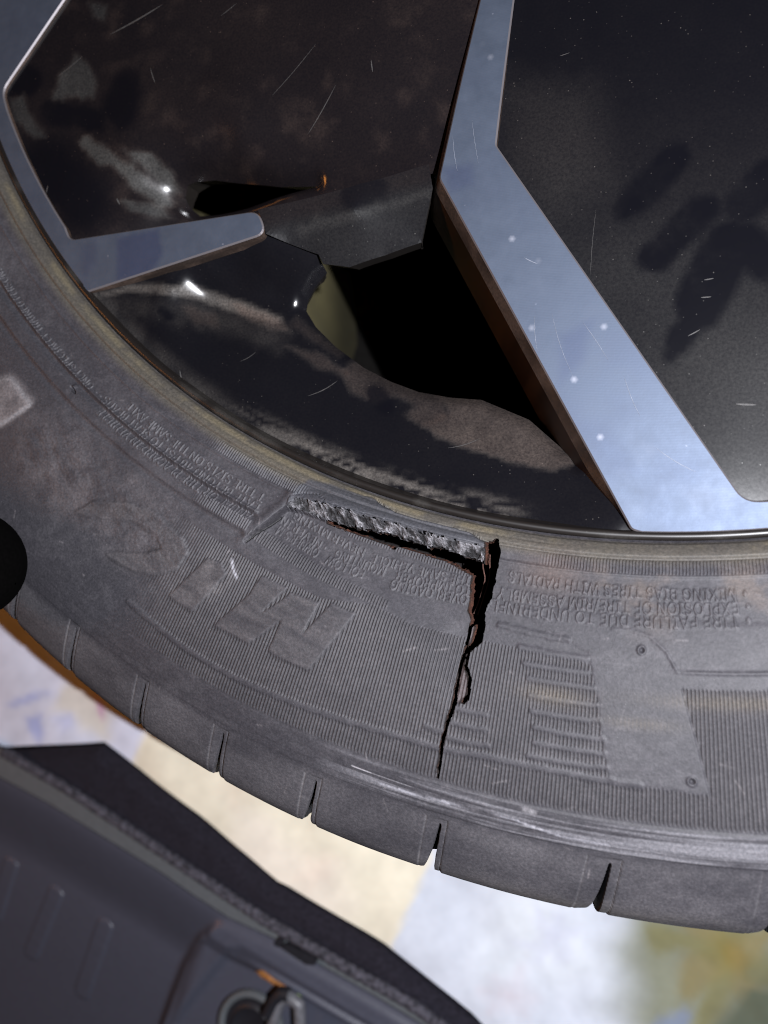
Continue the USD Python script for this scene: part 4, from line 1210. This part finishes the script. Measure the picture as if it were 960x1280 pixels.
# ------------------------------------------------------------------ the boot sill: felt edge, plastic trim, catch
def build_sill():
    px = lambda q: np.array(q, float)
    Z = -0.205
    ppl = lambda q, z=Z: unp(px(q), z)
    # felt strip
    top = [(-140, 928), (0, 940), (60, 934), (130, 931), (190, 975), (250, 1021), (348, 1104), (362, 1112), (420, 1146), (480, 1184), (590, 1272), (650, 1320), (760, 1410), (930, 1535)]
    low = [(900, 1570), (700, 1420), (560, 1296), (520, 1266), (480, 1242), (440, 1220), (330, 1156), (240, 1096), (150, 1036), (80, 990), (5, 947), (-140, 870)]
    e_top = ppl(top, -0.213)[:, :2]
    felt = empty("felt_edge")
    tag(felt, "black felt strip with a stitched edge between the sheet and the plastic sill", "felt strip")
    low2 = [(x, y - 2) for x, y in low]
    outer = np.vstack([e_top, ppl(low2, -0.205)[:, :2]])
    p, f, cnt = fill(outer, 0.0025)
    d = shapely.distance(LineString(e_top), shapely.points(p))
    z = -0.2105 + 0.006 * sm(d, 0, 0.006) + 0.0015 * sm(d, 0.006, 0.05) + 0.0016 * (meshkit.fbm(np.c_[p * 130, p[:, 0] * 0], 3, 5) - 0.5)
    v = np.c_[p, z]
    sheet = mk("felt", v, f, M["felt"], felt, smooth_normals(v, f))
    sk = ribbon(v[: cnt[0]], v[: cnt[0]] - [0, 0, 0.016])
    mk("felt_side", sk[0], sk[1], M["felt"], felt)
    line = dens(ppl([(x + 1, y - 7) for x, y in low[1:-1]], -0.2015), 0.0016, False)
    line[:, 2] = -0.2010
    t = np.arange(len(line))
    bump = 0.0026 + 0.0006 * np.abs(np.sin(t * 0.9)) + 0.0004 * rng.random(len(line))
    v, f = tube(line, bump, 10)
    mk("stitched_cord", v, f, M["cord_edge"], felt, smooth_normals(v, f))

    sill = empty("boot_sill")
    tag(sill, "dark grey plastic boot sill trim with moulded ribs at the lower left", "sill trim")
    # flat strip along the felt, its lit paleness put into the colour
    strip_low = [(-140, 905), (0, 972), (60, 1004), (130, 1047), (200, 1090), (240, 1118), (285, 1147), (340, 1172), (400, 1206), (470, 1246), (560, 1300), (680, 1400), (880, 1585)]
    strip_low = np.array(strip_low, float)
    o2 = np.vstack([ppl([(x + 3, y - 8) for x, y in low], -0.2045)[:, :2], ppl(strip_low, -0.2045)[:, :2]])
    p, f, cnt = fill(np.array(Polygon(o2).buffer(0).exterior.coords)[:-1], 0.004)
    v = np.c_[p, np.full(len(p), -0.2049)]
    mk("flat_strip", v, f, M["plastic_pale"], sill, smooth_normals(v, f))
    # main moulding: a bar along the strip, a hollowed step at the left, a flat pocket at the right
    outer = np.vstack([ppl(strip_low, -0.2045)[:, :2], ppl([(820, 1760), (200, 1760), (-200, 1420), (-260, 1000)], -0.215)[:, :2]])
    p, f, cnt = fill(np.array(Polygon(outer).buffer(0).exterior.coords)[:-1], 0.0013)
    zz = np.full(len(p), -0.2045)
    for _ in range(4):
        ph = to_photo(np.c_[p, zz])
        sl = np.interp(ph[:, 0], strip_low[:, 0], strip_low[:, 1])
        dist = (ph[:, 1] - sl) * 0.86                      # px below the strip
        # hollow at the left
        xr = np.interp(ph[:, 1], [1140, 1165, 1200, 1240, 1280, 1400], [286, 262, 240, 225, 212, 170])
        lf = 1 - sm(ph[:, 0] - xr, -16, 14)
        hollow = -0.016 * sm(dist, 0, 75) - 0.012 * sm(dist, 60, 330)
        bar = 0.0018 * sm(dist, 0, 18) - 0.0048 * sm(dist, 32, 46)
        pk = [(286, 1190), (300, 1188), (420, 1262), (560, 1345), (820, 1570), (760, 1700), (140, 1700), (216, 1278)]
        pg = Polygon(pk)
        dd = shapely.distance(pg.exterior, shapely.points(ph))
        sd = np.where(shapely.contains_xy(pg, ph[:, 0], ph[:, 1]), dd, -dd)
        pocket = -0.0045 * sm(sd, -10, 6) + 0.0014 * np.exp(-(sd / 8) ** 2)
        ridge = 0.0032 * np.exp(-((ph[:, 0] - xr) / 8.0) ** 2) * sm(dist, 8, 30)
        zz = -0.2042 + lf * hollow + (1 - lf) * (bar + pocket) + ridge
    zz += 0.0003 * (meshkit.fbm(np.c_[p * 60, p[:, 0] * 0], 3, 9) - 0.5)
    v = np.c_[p, zz]
    tr = mk("moulded_panel", v, f, M["plastic"], sill, smooth_normals(v, f))
    # raised ribs on the hollow
    from scipy.spatial import cKDTree
    tree = cKDTree(to_photo(v))

    def drop(q):
        q = px(q)
        z = zz[tree.query(q)[1]]
        return unp(q, z)

    for a, b, w in [((16, 1072), (-8, 1150), 0.0075), ((73, 1108), (36, 1198), 0.0075), ((134, 1148), (100, 1248), 0.0075)]:
        q = drop(np.linspace(a, b, 40))
        t = np.linspace(0, 1, 40)
        ends = np.sqrt(np.clip(1 - np.clip((0.09 - t) / 0.09, 0, 1) ** 2, 0, 1)) * np.sqrt(np.clip(1 - np.clip((t - 0.91) / 0.09, 0, 1) ** 2, 0.02, 1))
        dirv = (q[-1] - q[0])[:2]
        dirv /= np.linalg.norm(dirv)
        nrm = np.array([-dirv[1], dirv[0]])
        x = np.linspace(-1, 1, 15)
        prof = 0.0014 * (1 - sm(np.abs(x), 0.62, 1.0)) - 0.0004
        vv = np.zeros((40, 15, 3))
        vv[..., :2] = q[:, None, :2] + (ends[:, None] * x[None] * w)[..., None] * nrm
        vv[..., 2] = q[:, None, 2] + prof[None] * np.clip(ends[:, None] * 1.2, 0, 1) - 0.0003 * (ends[:, None] < 0.25)
        i, j = np.meshgrid(np.arange(39), np.arange(14), indexing="ij")
        ff = np.stack([i * 15 + j, (i + 1) * 15 + j, (i + 1) * 15 + j + 1, i * 15 + j + 1], -1).reshape(-1, 4)
        vv = vv.reshape(-1, 3)
        mk("raised_rib", vv, ff, M["plastic"], sill, smooth_normals(vv, ff))
    # clip on the strip
    for quad, hgt, name in [([(358, 1160), (366, 1163), (352, 1182), (344, 1178)], 0.0030, "clip"), ([(352, 1180), (362, 1176), (400, 1195), (396, 1203), (385, 1202)], 0.0036, "clip")]:
        q = ppl(quad, -0.2045)
        ring = dens(fillet(q[:, :2], {i: 0.0012 for i in range(len(q))}), 0.002)
        pts, ff, cn = fill(ring, 0.004)
        tv = np.c_[pts, np.full(len(pts), -0.2045 + hgt)]
        sk = ribbon(tv[: cn[0]], tv[: cn[0]] - [0, 0, hgt + 0.001])
        vv, f2 = join([(tv, ff), sk])
        mk(name, vv, f2, M["black_plastic"], sill)
    # catch: ring, dark cup, striker
    c0 = ppl([(314, 1284)], -0.208)[0]
    th = np.radians(np.arange(0, 360, 4))

    def lathe_at(prof, mat_, name, parent):
        pr_ = np.array(prof)
        n, k = len(th), len(pr_)
        vv = np.stack([c0[0] + pr_[None, :, 0] * np.cos(th)[:, None], c0[1] + pr_[None, :, 0] * np.sin(th)[:, None], c0[2] + pr_[None, :, 1] + 0 * th[:, None]], -1).reshape(-1, 3)
        i, j = np.meshgrid(np.arange(n), np.arange(k - 1), indexing="ij")
        ff = np.stack([i * k + j, i * k + j + 1, ((i + 1) % n) * k + j + 1, ((i + 1) % n) * k + j], -1).reshape(-1, 4)[:, ::-1]
        return mk(name, vv, ff, mat_, parent, smooth_normals(vv, ff))

    ringp = lathe_at([(0.0205, -0.001), (0.0205, 0.0018), (0.0192, 0.0026), (0.0172, 0.0022), (0.0160, 0.0005)], M["plastic_pale"], "catch_ring", sill)
    lathe_at([(0.0162, 0.0010), (0.0150, 0.0004), (0.0125, 0.0006), (0.0118, 0.0020), (0.0108, 0.0018), (0.0100, 0.0002), (0.0005, 0.0000)], M["black_plastic"], "catch_cup", ringp)
    sp_ = ppl([(338, 1292), (346, 1262), (352, 1248), (362, 1246), (374, 1256), (376, 1296)], -0.200)
    line = dens(sp_, 0.002, False)
    v, f = tube(line, 0.0034, 12)
    mk("striker", v, f, M["metal"], sill, smooth_normals(v, f))
    q = ppl([(334, 1268), (344, 1250), (352, 1242), (362, 1244)], -0.199)
    v, f = tube(dens(q, 0.0015, False), 0.0036, 12)
    mk("striker_cover", v, f, M["black_plastic"], sill, smooth_normals(v, f))
    # smears
    for pts, mm, name in [([(318, 1212), (328, 1212), (340, 1220), (356, 1226), (359, 1234), (350, 1236), (338, 1228), (325, 1220)], "chip_orange", "orange_smear"), ([(370, 1240), (376, 1239), (379, 1245), (373, 1248)], "chip_green", "green_speck")]:
        q = drop(pts)
        ring = dens(q[:, :2], 0.0008)
        ring += (rng.random(ring.shape) - 0.5) * 0.0007
        p2, f2, _ = fill(ring, 0.0012)
        z2 = zz[tree.query(to_photo(np.c_[p2, np.full(len(p2), q[:, 2].mean())]))[1]]
        mk(name, np.c_[p2, z2 + 0.0004], f2, M[mm], sill)


build_sill()


# ------------------------------------------------------------------ an added black grip in place of a soft shadow on the tyre
def build_shadow_blob():
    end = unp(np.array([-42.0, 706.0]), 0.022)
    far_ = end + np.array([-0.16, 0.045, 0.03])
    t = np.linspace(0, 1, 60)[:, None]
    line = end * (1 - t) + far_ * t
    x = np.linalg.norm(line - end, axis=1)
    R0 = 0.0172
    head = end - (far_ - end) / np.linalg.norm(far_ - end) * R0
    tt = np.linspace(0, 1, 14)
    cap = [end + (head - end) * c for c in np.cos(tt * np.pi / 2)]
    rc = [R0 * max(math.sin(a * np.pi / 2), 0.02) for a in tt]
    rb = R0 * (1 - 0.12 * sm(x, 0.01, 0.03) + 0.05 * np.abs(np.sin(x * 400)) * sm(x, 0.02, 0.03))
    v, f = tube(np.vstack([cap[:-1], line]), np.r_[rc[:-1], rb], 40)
    o = mk("added_shadow_blob", v, f, M["shadow_black"], None, smooth_normals(v, f))
    tag(o, "rounded black added grip lying on the tyre at the left edge", "shadow_blob")


build_shadow_blob()
